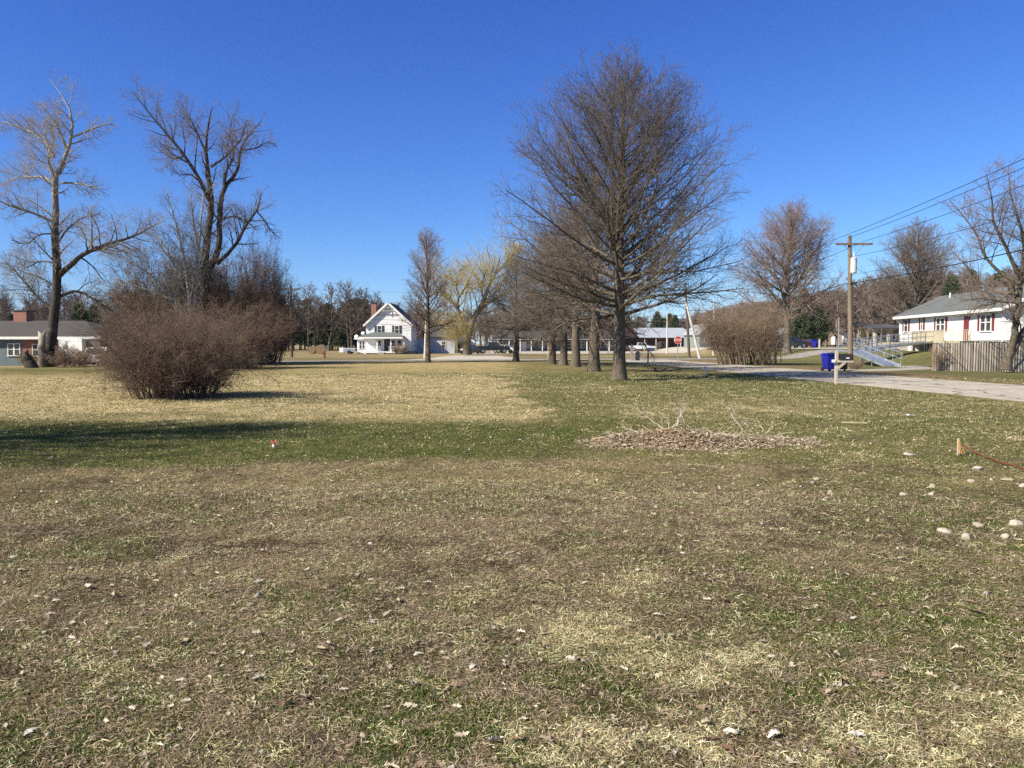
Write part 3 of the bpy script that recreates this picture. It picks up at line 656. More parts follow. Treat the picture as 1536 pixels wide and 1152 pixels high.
# tall narrow tree in front of the farmhouse
place_tree('maple_tree', 'map1', lambda: bare_tree(11.3, 2.95, .20, 77, (60, 11, 7, 3), z0=.2, env=((.15, .5), (.25, .95), (.4, 1), (.55, .95), (.66, .62), (.8, .5), (.92, .4), (1, .1)),
           angs=((0, 70), (.3, 48), (.7, 26), (1, 10)), trop=.02, tr=(.010, .006, .005), lref=(2.0, .8, .4)), at(642, 66), 'tall narrow bare tree standing right of the white farmhouse', None, M_OAKB, M_RED, 0, 1.02)
# tree behind the right bush, tree behind the right house
def spread_tree(seed, H, rad, R0): return lambda: bare_tree(H, rad, R0, seed, (68, 15, 8, 4), z0=.22, env=((.14, .6), (.24, .9), (.40, 1), (.60, .96), (.78, .80), (.9, .58), (1, .12)),
           angs=((0, 76), (.15, 60), (.4, 52), (.7, 45), (1, 24)), trop=.05, wob=.10, pmax=.16, prr=.45, pn=10, tr=(.015, .009, .007), lr=(.42, .45, .5), lref=(4.5, 1.6, .7))
place_tree('maple_tree', 'spA', spread_tree(91, 18.4, 7.4, .42), at(1180, 92), 'large bare tree behind the brown bush across the road', None, M_GREYB, M_RED, 0, 1)
place_tree('maple_tree', 'spB', spread_tree(92, 16.5, 6.2, .38), at(1374, 97), 'bare tree rising behind the roof of the ramp house', None, M_GREYB, M_GREYT, 1, 1)
place_tree('maple_tree', 'spB', spread_tree(92, 16.5, 6.2, .38), at(-180, 60), 'bare tree beyond the left edge of the grey house', None, M_GREYB, M_GREYT, 3, .8)

# left: pale topped tree
Y1 = 54; b1 = at(72, Y1)
L1 = [([(72, 552), (75, 515), (80.5, 481), (86, 412), (83, 348), (83, 297), (84, 265), (99, 233), (108, 200), (106, 168), (92, 141), (74, 118)], [.62, .44, .40, .34, .30, .26, .21, .16, .12, .09, .05, .02], (0, 0)),
      ([(85, 300), (80, 262), (72, 240), (80, 205), (60, 165)], [.17, .13, .10, .06, .02], (0, -2)),
      ([(81, 334), (51, 320), (23, 311), (0, 302), (-20, 290)], [.14, .10, .08, .06, .02], (0, -1.5)),
      ([(83, 276), (69, 267), (46, 265), (23, 267), (0, 281)], [.13, .09, .07, .05, .02], (0, 1.5)),
      ([(81, 236), (69, 214), (46, 198), (23, 188), (2, 182)], [.12, .09, .07, .05, .02], (0, 1)),
      ([(100, 226), (87, 191), (74, 172), (60, 157)], [.10, .07, .05, .02], (0, -1)),
      ([(108, 206), (133, 196), (152, 188), (172, 186)], [.10, .07, .05, .02], (0, .8)),
      ([(94, 274), (120, 276), (138, 280), (154, 284)], [.10, .07, .05, .02], (0, -1)),
      ([(88, 414), (120, 385), (156, 368), (193, 357), (232, 338)], [.26, .19, .15, .10, .03], (0, -1.2)),
      ([(77, 464), (51, 440), (28, 412), (8, 392)], [.13, .09, .06, .02], (0, 1.2)),
      ([(89, 445), (110, 437), (138, 447), (160, 462), (179, 473)], [.16, .12, .10, .07, .03], (0, .8)),
      ([(84, 370), (105, 340), (128, 325), (150, 322)], [.09, .07, .05, .02], (0, 2)),
      ([(83, 350), (60, 352), (38, 366), (18, 360)], [.08, .06, .04, .02], (0, -2)),
      ([(84, 395), (62, 392), (40, 400), (24, 392)], [.08, .06, .04, .02], (0, 2.4))]
place_tree('sycamore_tree', 'syc', lambda: traced(b1, L1, Y1, 5, (24, 10, 6, 3), l1=.42, lens=3.4, trop=.02, wob=.10, rs=.80, lref=(2.2, 1.0, .5)), b1, 'tall pale topped bare tree with dark lower trunk nearest the left edge', None, M_SYCB, M_SYCT)
# left: dark forked tree
Y2 = 60; b2 = at(304, Y2)
L2 = [([(304, 546), (306, 480), (307, 440), (307, 389), (316, 320), (317, 300), (311, 256), (309, 225), (313, 182), (318, 160)], [.60, .50, .44, .38, .30, .26, .20, .14, .08, .03], (0, 0)),
      ([(317, 306), (299, 269), (276, 233), (258, 210), (230, 177), (197, 136)], [.22, .18, .15, .12, .08, .03], (0, -1.2)),
      ([(310, 232), (296, 200), (284, 175), (268, 150)], [.13, .09, .06, .02], (0, 1.5)),
      ([(306, 430), (318, 396), (327, 375), (330, 320), (336, 283), (354, 260), (361, 225), (372, 205), (392, 182)], [.34, .30, .28, .24, .20, .15, .11, .08, .03], (0, .8)),
      ([(326, 396), (354, 366), (371, 335), (387, 311), (392, 290)], [.19, .16, .13, .09, .03], (0, -1)),
      ([(384, 316), (396, 330), (406, 345), (420, 358)], [.08, .06, .05, .02], (0, 1)),
      ([(336, 284), (340, 256), (350, 236), (345, 200), (350, 170)], [.15, .12, .09, .06, .02], (0, 2)),
      ([(317, 250), (340, 233), (363, 205), (370, 180)], [.12, .09, .06, .02], (0, -2)),
      ([(276, 234), (262, 238), (244, 228), (226, 214)], [.09, .07, .05, .02], (0, 2)),
      ([(330, 330), (352, 325), (370, 332), (384, 345)], [.09, .07, .05, .02], (0, 1.5)),
      ([(360, 226), (384, 222), (400, 214), (414, 216)], [.08, .06, .04, .02], (0, 1)),
      ([(300, 272), (285, 262), (270, 262), (258, 255)], [.08, .06, .04, .02], (0, -2))]
place_tree('cottonwood_tree', 'cot', lambda: traced(b2, L2, Y2, 9, (18, 10, 6, 3), l1=.42, lens=3.4, trop=.05, wob=.10, rs=.80, lref=(2.4, 1.1, .5)), b2, 'tall dark forked bare tree rising out of the thicket', None, M_DARKB, M_DARKT)
# pale slim stems beside the forked tree
Y3 = 57; b3 = at(292, Y3)
L3 = [([(290, 540), (290, 470), (296, 400), (300, 350), (305, 290)], [.16, .14, .11, .08, .03], (0, 0)),
      ([(289, 520), (284, 450), (276, 390), (262, 330), (250, 290)], [.13, .11, .09, .06, .02], (0, -1)),
      ([(290, 500), (278, 440), (262, 400), (240, 360), (222, 330)], [.12, .10, .08, .05, .02], (0, 1.2)),
      ([(290, 520), (272, 470), (245, 430), (215, 405), (190, 390)], [.12, .10, .08, .05, .02], (0, -1.6)),
      ([(294, 430), (297, 380), (290, 330), (285, 280)], [.09, .08, .05, .02], (0, 1.5)),
      ([(290, 480), (262, 450), (225, 436), (180, 420)], [.10, .08, .05, .02], (0, 1.0))]
place_tree('poplar_tree', 'pop', lambda: traced(b3, L3, Y3, 12, (18, 9, 6, 3), l1=.34, lens=2.8, trop=.07, ang=38, wob=.10, lref=(2.0, 1.0, .5)), b3, 'clump of slim pale grey stems left of the dark forked tree', None, M_BIRCH, M_BIRCHT)

# willow
Y4 = 105; b4 = at(706, Y4)
def willow():
    rg = np.random.default_rng(3); b = np.array(b4)
    LW = [([(700, 532), (703, 501), (712, 475), (725, 452), (733, 430), (744, 408), (750, 385)], [.60, .46, .36, .29, .23, .15, .05], (0, 0)),
          ([(703, 504), (696, 490), (689, 473), (688, 446), (698, 432), (711, 420)], [.32, .26, .21, .17, .12, .04], (0, -1.5)),
          ([(690, 470), (680, 455), (668, 444), (655, 430), (648, 415)], [.26, .22, .18, .12, .04], (0, 1.5)),
          ([(689, 446), (684, 425), (690, 405)], [.16, .12, .04], (0, 1)),
          ([(714, 472), (735, 452), (760, 440), (780, 420)], [.26, .2, .14, .04], (0, 2)),
          ([(726, 452), (722, 430), (730, 405)], [.18, .12, .04], (0, -2.5)),
          ([(744, 410), (760, 395), (772, 378)], [.14, .1, .04], (0, -1)),
          ([(704, 500), (690, 500), (680, 488)], [.16, .1, .04], (0, -3))]
    out = [([np.array(W(px, py, Y4 + d[0] * (1 - i / (len(p) - 1)) + d[1] * i / (len(p) - 1))) - b for i, (px, py) in enumerate(p)], r) for p, r, d in LW]
    P0, R0_ = pad(out, 14)
    P1, R1 = grow(P0, R0_, 15, .25, 1, 42, lambda t, L: L * .42 + .4, 6, rg, .13, .05, .5, .03, .3, maxr=.10)
    P2, R2 = grow(P1, R1, 9, .2, 1, 45, lambda t, L: L * .42 + .3, 5, rg, .18, .10, .5, .02, .4)
    P3, R3 = grow(P2, R2, 8, .1, 1, 60, lambda t, L: rg.uniform(.5, 1.8, t.shape), 6, rg, .06, -.34, .5, .009, .6)
    low = (P1[:, -1, 0] < 1.2) & (P1[:, -1, 2] < 7)
    P4, R4 = grow(P1[low], R1[low], 7, .3, 1, 80, lambda t, L: rg.uniform(2, 4.6, t.shape), 7, rg, .03, -.75, .5, .012, .6)
    return [(P0, R0_, 12), (P1, R1, 5)], [(P2, R2, 3), (P3, R3, 3), (P4, R4, 3)]
place_tree('willow_tree', 'wil', willow, b4, 'old willow with leaning trunks and drooping yellow strands', None, M_WILB, M_WILT)

# leaning tree by the fence
Y5 = 43.6; b5 = at(1511, Y5)
L5 = [([(1509, 555), (1512, 535), (1524, 516), (1532, 503), (1542, 488), (1560, 462), (1572, 430), (1568, 390)], [.42, .30, .26, .24, .23, .20, .15, .05], (0, 0)),
      ([(1515, 530), (1519, 512), (1524, 487), (1527, 460), (1530, 425), (1526, 400)], [.26, .24, .22, .2, .16, .10], (0, -.6)),
      ([(1527, 412), (1508, 370), (1490, 330), (1488, 300), (1480, 262)], [.14, .11, .08, .05, .02], (-.6, -2)),
      ([(1528, 425), (1500, 408), (1478, 385), (1465, 352), (1440, 318), (1424, 300)], [.14, .11, .09, .07, .04, .02], (-.6, 1)),
      ([(1527, 440), (1502, 440), (1480, 430), (1450, 400), (1425, 372)], [.12, .09, .07, .05, .02], (-.6, 2)),
      ([(1530, 425), (1536, 370), (1528, 330), (1516, 290), (1512, 250)], [.15, .11, .08, .05, .02], (-.6, 0)),
      ([(1545, 482), (1556, 400), (1560, 340), (1540, 280)], [.18, .13, .08, .03], (-.3, -1.4)),
      ([(1528, 455), (1500, 452), (1470, 448), (1440, 452)], [.08, .06, .04, .02], (-.5, -1.4)),
      ([(1527, 430), (1490, 455), (1462, 462), (1448, 474)], [.07, .05, .04, .015], (-.5, .6)),
      ([(1530, 420), (1548, 380), (1590, 340)], [.12, .08, .03], (-.5, 1))]
place_tree('ash_tree', 'ash', lambda: traced(b5, L5, Y5, 15, (17, 9, 7, 3), l1=.42, lens=2.3, trop=.03, wob=.12, rs=.78, tr=(.008, .005, .004), lref=(1.9, .9, .45)), b5, 'bare tree with two leaning trunks growing against the board fence', None, M_OAKB, M_RED)

# a tree on the left beyond the frame: its streaky shade crosses the green strip
place_tree('elm_tree', 'elm', lambda: bare_tree(11.8, 4.7, .28, 61, (56, 9, 6, 3), z0=.25, trop=.03, tr=(.012, .008, .006), angs=((0, 70), (.4, 45), (1, 15))), (-17.5, 7.8, gzf(-17.5, 7.8)),
           'bare tree on the lawn beyond the left edge, throwing streaky shade on the green strip', None, M_OAKB, M_OAKT, 0, 1.05)

# ------------------------------------------------------------------ shrubs
def bush(seed, H, rx, ry, stems, ks, lean=(0, 0), out_=.85, r0=.028, base=.5, tr=(.006, .004, .003), arch=-.06, wob=.12, upl=1.0, t0_=.22, dome=.12):
    rg = np.random.default_rng(seed); N = stems; a = rg.random(N) * 6.283; rr = np.sqrt(rg.random(N)); n = 9
    P = np.empty((N, n, 3)); P[:, 0] = np.stack([np.cos(a) * rr * base * rx, np.sin(a) * rr * base * ry, np.full(N, -.03)], 1)
    spread = rr * rg.uniform(.6, 1.3, N); D = norm(np.stack([np.cos(a) * spread * rx / H * out_ + lean[0], np.sin(a) * spread * ry / H * out_ + lean[1], np.full(N, upl)], 1))
    L = H * (.45 + .68 * rg.random(N) ** .75) * (1.05 - dome * spread); st = (L / (n - 1))[:, None]
    out = np.stack([np.cos(a), np.sin(a), np.zeros(N)], 1)
    for j in range(1, n):
        D = norm(D + rg.normal(size=(N, 3)) * wob + out * (.06 * j / n) + np.array([0, 0, arch * j / n])); P[:, j] = P[:, j - 1] + D * st
    Rr = r0 * rg.uniform(.6, 1.3, N)[:, None] * np.linspace(1, .25, n)[None]
    P1, R1 = grow(P, Rr, ks[0], t0_, 1, 38, lambda t, L: L * .40 * (1.15 - .6 * t), 5, rg, .15, .02, .6, tr[0], .4, lref=H * 1.1)
    P2, R2 = grow(P1, R1, ks[1], .1, 1, 48, lambda t, L: L * .5, 4, rg, .2, 0, .6, tr[1], .5)
    P3, R3 = grow(P2, R2, ks[2], .1, 1, 50, lambda t, L: L * .55, 3, rg, .2, 0, .7, tr[2], .6)
    return [(P, Rr, 5)], [(P1, R1, 3), (P2, R2, 3), (P3, R3, 3)]
def place_bush(key, mk, loc, label, group=None, m=None, m2=None, rz=0, sc=1.0, name='bush'):
    if key not in MESHC:
        a, b = mk(); Va, Fa = sweep(a); Vb, Fb = sweep(b)
        MESHC[key] = (np_mesh('stems', Va, Fa, smooth=True), np_mesh('twigs', Vb, Fb))
        MESHC[key][0].materials.append(m); MESHC[key][1].materials.append(m2 or m)
    t = thing(name, loc, label, 'bush', group, rz); t.scale = sc if isinstance(sc, tuple) else (sc, sc, sc)
    link('stems', MESHC[key][0], None, t); link('twigs', MESHC[key][1], None, t); return t
place_bush('bA', lambda: bush(101, 2.85, 1.45, 1.4, 190, (10, 7, 4), out_=.62, base=.80, r0=.017, arch=-.20, wob=.15, t0_=.06, dome=.30, lean=(-.05, 0), tr=(.005, .0035, .0025)), at(262, 23.0), 'big reddish brown leafless bush alone on the lawn at left', None, M_SHRUB)
place_bush('bB', lambda: bush(102, 4.3, 2.5, 2.2, 150, (10, 7, 4), out_=.45, base=.95, r0=.03, lean=(-.14, 0), tr=(.008, .006, .0045), upl=1.2), at(1124, 60), 'broad bushy clump of tan leafless stems across the road', None, M_SHRUBP)
bC = lambda: bush(103, 5.6, 3.6, 2.6, 90, (10, 8, 4), base=.6, r0=.045, tr=(.011, .008, .006))
TG = 'leafless shrubs of the thicket under the tall trees'
for px, Y, rz, sc, lab in [(384, 61, 0, (.6, .8, 1.5), 'tallest thicket shrub, right of the forked trunk'), (345, 64, 2, (.85, 1, 1.6), 'thicket shrub directly behind the forked trunk'),
                       (404, 66, 4, (.5, .7, .8), 'lower thicket shrub at the right end, nearest the utility pole'), (255, 62, 5, (.85, 1, 1.55), 'thicket shrub left of the pale stems'),
                       (362, 50, 1.3, (.7, .7, .72), 'nearer thicket shrub just behind the lone bush'), (205, 66, 3.1, (.5, .7, .8), 'thicket shrub beside the small white car'),
                       (305, 52, 3.6, (.8, .7, .62), 'wide low thicket shrub at the foot of the forked tree')]:
    place_bush('bC', bC, at(px, Y), lab, TG, M_SHRUB, None, rz, sc, 'thicket_shrub')
bD = lambda: bush(104, 1.2, 1.0, .8, 40, (8, 6, 3), r0=.018, tr=(.008, .006, .005))
SG = 'small leafless shrubs around the stump'
for px, Y, sc, lab in [(98, 53, 1.2, 'small bare shrub right of the dark trunk'), (118, 56, 1.3, 'small bare shrub in front of the white trailer'), (48, 56, 1.0, 'small bare shrub left of the broken stump'), (172, 50, 1.3, 'small bare shrub between the white car and the big lone bush')]:
    place_bush('bD', bD, at(px, Y), lab, SG, M_SHRUBP, None, px, sc, 'small_shrub')
place_bush('bD', bD, at(600, 121), 'small brown shrub before the farmhouse porch steps', None, M_SHRUBP, None, 1, 1.4, 'small_shrub')
place_bush('bD', bD, (XA(1282, 48.5), 48.5, gzf(21.6, 48.5)), 'tuft of dead stems at the foot of the road pole', None, M_SHRUBP, None, 1, .5, 'small_shrub')
place_bush('bD', bD, (XA(1405, 45.6), 45.4, 0), 'leafless vine bush at the left end of the fence', None, M_SHRUBP, None, 1, (.7, .5, 1.35), 'small_shrub')

# ------------------------------------------------------------------ pines
def pine(seed, H, rad, n=260):
    rg = np.random.default_rng(seed); T = trunk_line(H, 10, rg)[None]; r = flare(.025 * H, 10, H, .02)[None]
    P1, R1 = grow(T, r, n, .12, .98, lambda t: 95 - 45 * t, lambda t, L: rad * (1.08 - t) ** .8 + .1, 5, rg, .08, .05, .25, .02, .3, maxr=.05)
    P2, R2 = grow(P1, R1, 7, .25, 1, 45, lambda t, L: L * .3 + .15, 3, rg, .1, .02, .6, .012, .5)
    S = P2.reshape(-1, 3); S = np.repeat(S, 7, 0); S = S + rg.normal(0, .10, S.shape) * H / 12
    M = len(S); d = norm(rg.normal(size=(M, 3)) + np.array([0, 0, .5])); w = norm(np.cross(d, rg.normal(size=(M, 3)))); ln = .34 * H / 12; wd = .07 * H / 12
    V = np.stack([S - w * wd, S + w * wd, S + d * ln], 1).reshape(-1, 3); F = np.arange(M * 3).reshape(-1, 3)
    return [(T, r, 8), (P1, R1, 4)], (V, F)
def place_pine(key, mk, loc, label, group, rz=0, sc=1.0):
    if key not in MESHC:
        a, (V, F) = mk(); Va, Fa = sweep(a)
        MESHC[key] = (np_mesh('trunk', Va, Fa, smooth=True), np_mesh('crown', V, [F])); MESHC[key][0].materials.append(M_OAKB); MESHC[key][1].materials.append(M_PINE)
    t = thing('pine_tree', loc, label, 'pine tree', group, rz); t.scale = sc if isinstance(sc, tuple) else (sc,) * 3
    link('trunk', MESHC[key][0], None, t); link('crown', MESHC[key][1], None, t)
pA = lambda: pine(201, 12, 3.2)
PG = 'dark evergreen pines rising behind houses and woods'
for px, Y, rz, sc, lab in [(122, 105, 0, (.62, .62, .58), 'dark pine above the roof right of the pale topped tree'), (143, 112, 2, (.6, .6, .58), 'pine directly above the white trailer'),
                       (20, 150, 1, .6, 'far pine behind the brick chimney'), (486, 190, 3, .9, 'far pine in the dark woods behind the hay bales'), (512, 185, 1, .82, 'far pine left of the farmhouse chimney'), (533, 190, 5, .9, 'far pine nearest the farmhouse chimney'),
                       (1204, 140, 1, .85, 'pine just right of the tree behind the bush'), (1222, 150, 2, .82, 'pine left of the road pole'), (1425, 130, 4, .98, 'pine rising over the ramp house roof'), (1312, 210, 0, 1.05, 'far pine right of the road pole, below the wires'), (985, 200, 1, .72, 'far pine above the grey metal roof'), (1012, 190, 1, .62, 'far pine above the stop sign'), (800, 175, 3, 1.1, 'pine seen through the row of oaks'), (860, 185, 2, 1.1, 'pine seen between the clustered oak crowns')]:
    place_pine('pA', pA, at(px, Y), lab, PG, rz, sc)

# ------------------------------------------------------------------ far woods (one mass each)
def woods(name, spots, H, label, seed, m, ks=(16, 7, 4), thick=1.0, kind='stuff', ev=0.0):
    rg = np.random.default_rng(seed); VV = []; FF = []; o = 0; protos = []
    for s in range(5):
        T = trunk_line(1, 7, rg, wob=.02)[None]; r = (np.linspace(.016, .004, 7) * thick)[None]
        P1, R1 = grow(T, r, ks[0], .18, 1, 40, lambda t, L: .42 * (1.1 - .7 * t), 4, rg, .12, .12, .55, .004 * thick, .4)
        P2, R2 = grow(P1, R1, ks[1], .2, 1, 42, lambda t, L: L * .5, 3, rg, .15, .08, .6, .0028 * thick, .5)
        P3, R3 = grow(P2, R2, ks[2], .2, 1, 42, lambda t, L: L * .6, 2, rg, .15, .08, .8, .0022 * thick, .7)
        protos.append(sweep([(T, r, 4), (P1, R1, 3), (P2, R2, 3), (P3, R3, 3)]))
    for i, (x, y, z) in enumerate(spots):
        V, F = protos[i % 5]; h = H * rg.uniform(.7, 1.15); a = rg.random() * 6.28; c, s = math.cos(a), math.sin(a); w = h * rg.uniform(.9, 1.3)
        VV.append(np.stack([(V[:, 0] * c - V[:, 1] * s) * w + x, (V[:, 0] * s + V[:, 1] * c) * w + y, V[:, 2] * h + z], 1)); FF += [f + o for f in F]; o += len(V)
    me = np_mesh(name, np.concatenate(VV), FF); ob = link(name, me, m)
    return tag(ob, label, 'woods', None, kind)
def conifers(name, spots, H, label, seed):
    rg = np.random.default_rng(seed); VV = []; n = 0
    for x, y, z in spots:
        h = H * rg.uniform(.75, 1.15); k = 260; t = rg.random(k) ** .8; a = rg.random(k) * 6.283; rr = (1 - t) * h * .26 * rg.uniform(.5, 1.1, k) + .1
        c = np.stack([x + np.cos(a) * rr, y + np.sin(a) * rr, z + h * (.12 + .88 * t)], 1); s = h * .075
        d = norm(np.stack([np.cos(a), np.sin(a), rg.uniform(-.5, .1, k)], 1)); w = norm(np.cross(d, rg.normal(size=(k, 3))))
        VV.append(np.stack([c - w * s * .6, c + w * s * .6, c + d * s * 1.3], 1).reshape(-1, 3))
        VV.append(np.array([[x - .15, y, z], [x + .15, y, z], [x, y, z + h]]))
    V = np.concatenate(VV); me = np_mesh(name, V, [np.arange(len(V)).reshape(-1, 3)]); ob = link(name, me, M_PINE)
    return tag(ob, label, 'woods', None, 'stuff')
M_WOOD = mat('far_woods_twigs', (.22, .17, .133), (.135, .103, .083), .15, .9, spec=.1)
M_WOODD = mat('far_woods_dark', (.16, .125, .105), (.10, .078, .066), .15, .9, spec=.1)
rg = np.random.default_rng(500)
sp = []
for i in range(150):
    px = rg.uniform(-150, 560); Y = rg.uniform(165, 230); x = XA(px, Y); sp.append((x, Y, gzf(x, Y)))
woods('far_woods', sp, 12.5, 'dark leafless woods behind the hay bales and the grey house', 71, M_WOODD, thick=1.3)
sp = []
for i in range(190):
    px = rg.uniform(560, 1190); Y = rg.uniform(200, 270) + (130 if px > 925 else 0); x = XA(px, Y); sp.append((x, Y, gzf(x, Y)))
woods('far_woods', sp, 11.5, 'brown leafless woods behind the farmhouse, willow and barn', 72, M_WOOD, thick=1.5)
sp = []
for i in range(760):
    px = rg.uniform(1100, 1800); Y = 150 + 480 * rg.random() ** 1.1; x = XA(px, Y)
    if px < 1185 and Y < 260: continue
    sp.append((x, Y, gzf(x, Y) - .3))
woods('hillside_woods', sp, 12, 'brown leafless woods covering the right hillside', 73, M_WOOD, ks=(14, 6, 3), thick=2.0)
sp = []
for i in range(90):
    px = rg.uniform(1180, 1750); Y = rg.uniform(260, 620); x = XA(px, Y); sp.append((x, Y, gzf(x, Y) - .3))
for i in range(40):
    px = rg.uniform(380, 560); Y = rg.uniform(200, 235); sp.append((XA(px, Y), Y, gzf(XA(px, Y), Y)))
for i in range(26):
    px = rg.uniform(900, 1120); Y = rg.uniform(330, 400); sp.append((XA(px, Y), Y, gzf(XA(px, Y), Y)))
conifers('evergreen_woods', sp, 12.5, 'scattered dark evergreens mixed into the far woods and hillside', 74)
# ------------------------------------------------------------------ shared looks
M_WHITE = mat('white_paint', (.80, .79, .76), (.70, .69, .66), 3, .5)
M_SIDING = banded('white_siding', (.82, .81, .79), (.72, .71, .70), .14, 'Z', bump=.003)
M_GREYSIDE = banded('blue_grey_siding', (.13, .16, .18), (.09, .11, .125), .16, 'Z')
M_BRICK = bricks('red_brick', (.33, .115, .07), (.25, .085, .055), (.34, .29, .25), 5)
M_SHINGLE = banded('dark_shingles', (.085, .085, .088), (.05, .05, .052), .18, 'Z', .95, .2)
M_GSHING = banded('green_grey_shingles', (.14, .15, .143), (.10, .108, .103), .14, 'Z', .95, .2)
M_BROOF = banded('brown_shingles', (.075, .066, .062), (.052, .047, .044), .16, 'Z', .95, .2)
M_GLASS = mat('window_glass', (.035, .04, .045), (.06, .065, .07), .8, .12, spec=.6)
M_REDP = mat('dark_red_paint', (.20, .028, .032), (.15, .022, .026), 3, .6)
M_DARK = mat('dark_paint', (.045, .05, .055), (.03, .032, .035), 3, .55)
M_BLUEBIN = mat('blue_plastic', (.016, .022, .36), (.012, .016, .27), 2, .45)
M_BLACK = mat('black_plastic', (.014, .014, .015), (.03, .03, .03), 3, .5)
M_WOODP = mat('weathered_pole', (.22, .17, .125), (.14, .107, .08), 5, .9, .006, (3, 3, .15))
M_WOODD2 = mat('dark_pole', (.12, .085, .06), (.08, .06, .045), 5, .9, .006, (3, 3, .15))
M_CREAM = mat('cream_wood', (.58, .51, .36), (.46, .40, .28), 4, .7)
M_GALV = mat('galvanised_metal', (.50, .53, .57), (.38, .41, .45), 2.5, .35, metal=.55)
M_METROOF = banded('grey_metal_roof', (.42, .45, .50), (.25, .27, .30), .7, 'X', .35, .08)
M_WIRE = mat('black_cable', (.012, .012, .013), None, 3, .6)
M_POST = mat('pale_post_wood', (.52, .46, .36), (.36, .31, .24), 6, .85, .004, (3, 3, .2))
M_TYRE = mat('tyre_rubber', (.018, .018, .019), (.03, .03, .03), 6, .9); M_HUB = mat('wheel_rim', (.45, .46, .47), None, 6, .35, metal=.7)
M_BARE = mat('bare_boards', (.36, .28, .20), (.24, .18, .13), 3, .85, 0, (2, 2, .4))

def window(parent, c, w, h, axis='y', shut=None, frame=M_WHITE, name='window', double=False, side=-1, t=.07):
    """a window in a wall whose outward normal is side*axis; c = centre on the wall face"""
    def B(mb, u0, u1, d0, d1, z0, z1):
        d0, d1 = sorted((d0 * side, d1 * side))
        if axis == 'y': return mb.box(c[0] + u0, c[0] + u1, c[1] + d0, c[1] + d1, c[2] + z0, c[2] + z1)
        return mb.box(c[0] + d0, c[0] + d1, c[1] + u0, c[1] + u1, c[2] + z0, c[2] + z1)
    f = MB(); q = t
    B(f, -w / 2, -w / 2 + q, -.02, .07, -h / 2, h / 2); B(f, w / 2 - q, w / 2, -.02, .07, -h / 2, h / 2)
    B(f, -w / 2 + q, w / 2 - q, -.02, .07, h / 2 - q, h / 2); B(f, -w / 2 - .05, w / 2 + .05, -.02, .10, -h / 2 - q, -h / 2 + .001)
    B(f, -w / 2 + q, w / 2 - q, -.02, .05, -q * .3, q * .4)
    if double: B(f, -q * .8, q * .8, -.02, .06, -h / 2, h / 2 - q)
    F = f.build(name, frame, parent)
    g = MB(); B(g, -w / 2 + q, w / 2 - q, -.01, .02, -h / 2, h / 2 - q); g.build('pane', M_GLASS, F)
    if shut:
        for s in (-1, 1):
            m = MB(); u = s * (w / 2 + .24); B(m, u - .17, u + .17, .003, .05, -h / 2, h / 2); m.build('shutter', shut, parent)
    return F
def rect_wall(mb, x0, x1, y0, y1, z0, z1): return mb.box(x0, x1, y0, y1, z0, z1)
def gable_roof(x0, x1, y0, y1, ze, zr, t=.14, axis='y', over=.35):
    """two slabs; ridge runs along axis"""
    m = MB()
    if axis == 'y':
        xm = (x0 + x1) / 2; s = (zr - ze) / (xm - x0); za = ze - over * s
        m.sheet([(x0 - over, y0, za), (xm, y0, zr), (xm, y1, zr), (x0 - over, y1, za)], -t); m.sheet([(xm, y0, zr), (x1 + over, y0, za), (x1 + over, y1, za), (xm, y1, zr)], -t)
    else:
        ym = (y0 + y1) / 2; s = (zr - ze) / (ym - y0); za = ze - over * s
        m.sheet([(x0, y0 - over, za), (x1, y0 - over, za), (x1, ym, zr), (x0, ym, zr)], -t); m.sheet([(x0, ym, zr), (x1, ym, zr), (x1, y1 + over, za), (x0, y1 + over, za)], -t)
    return m

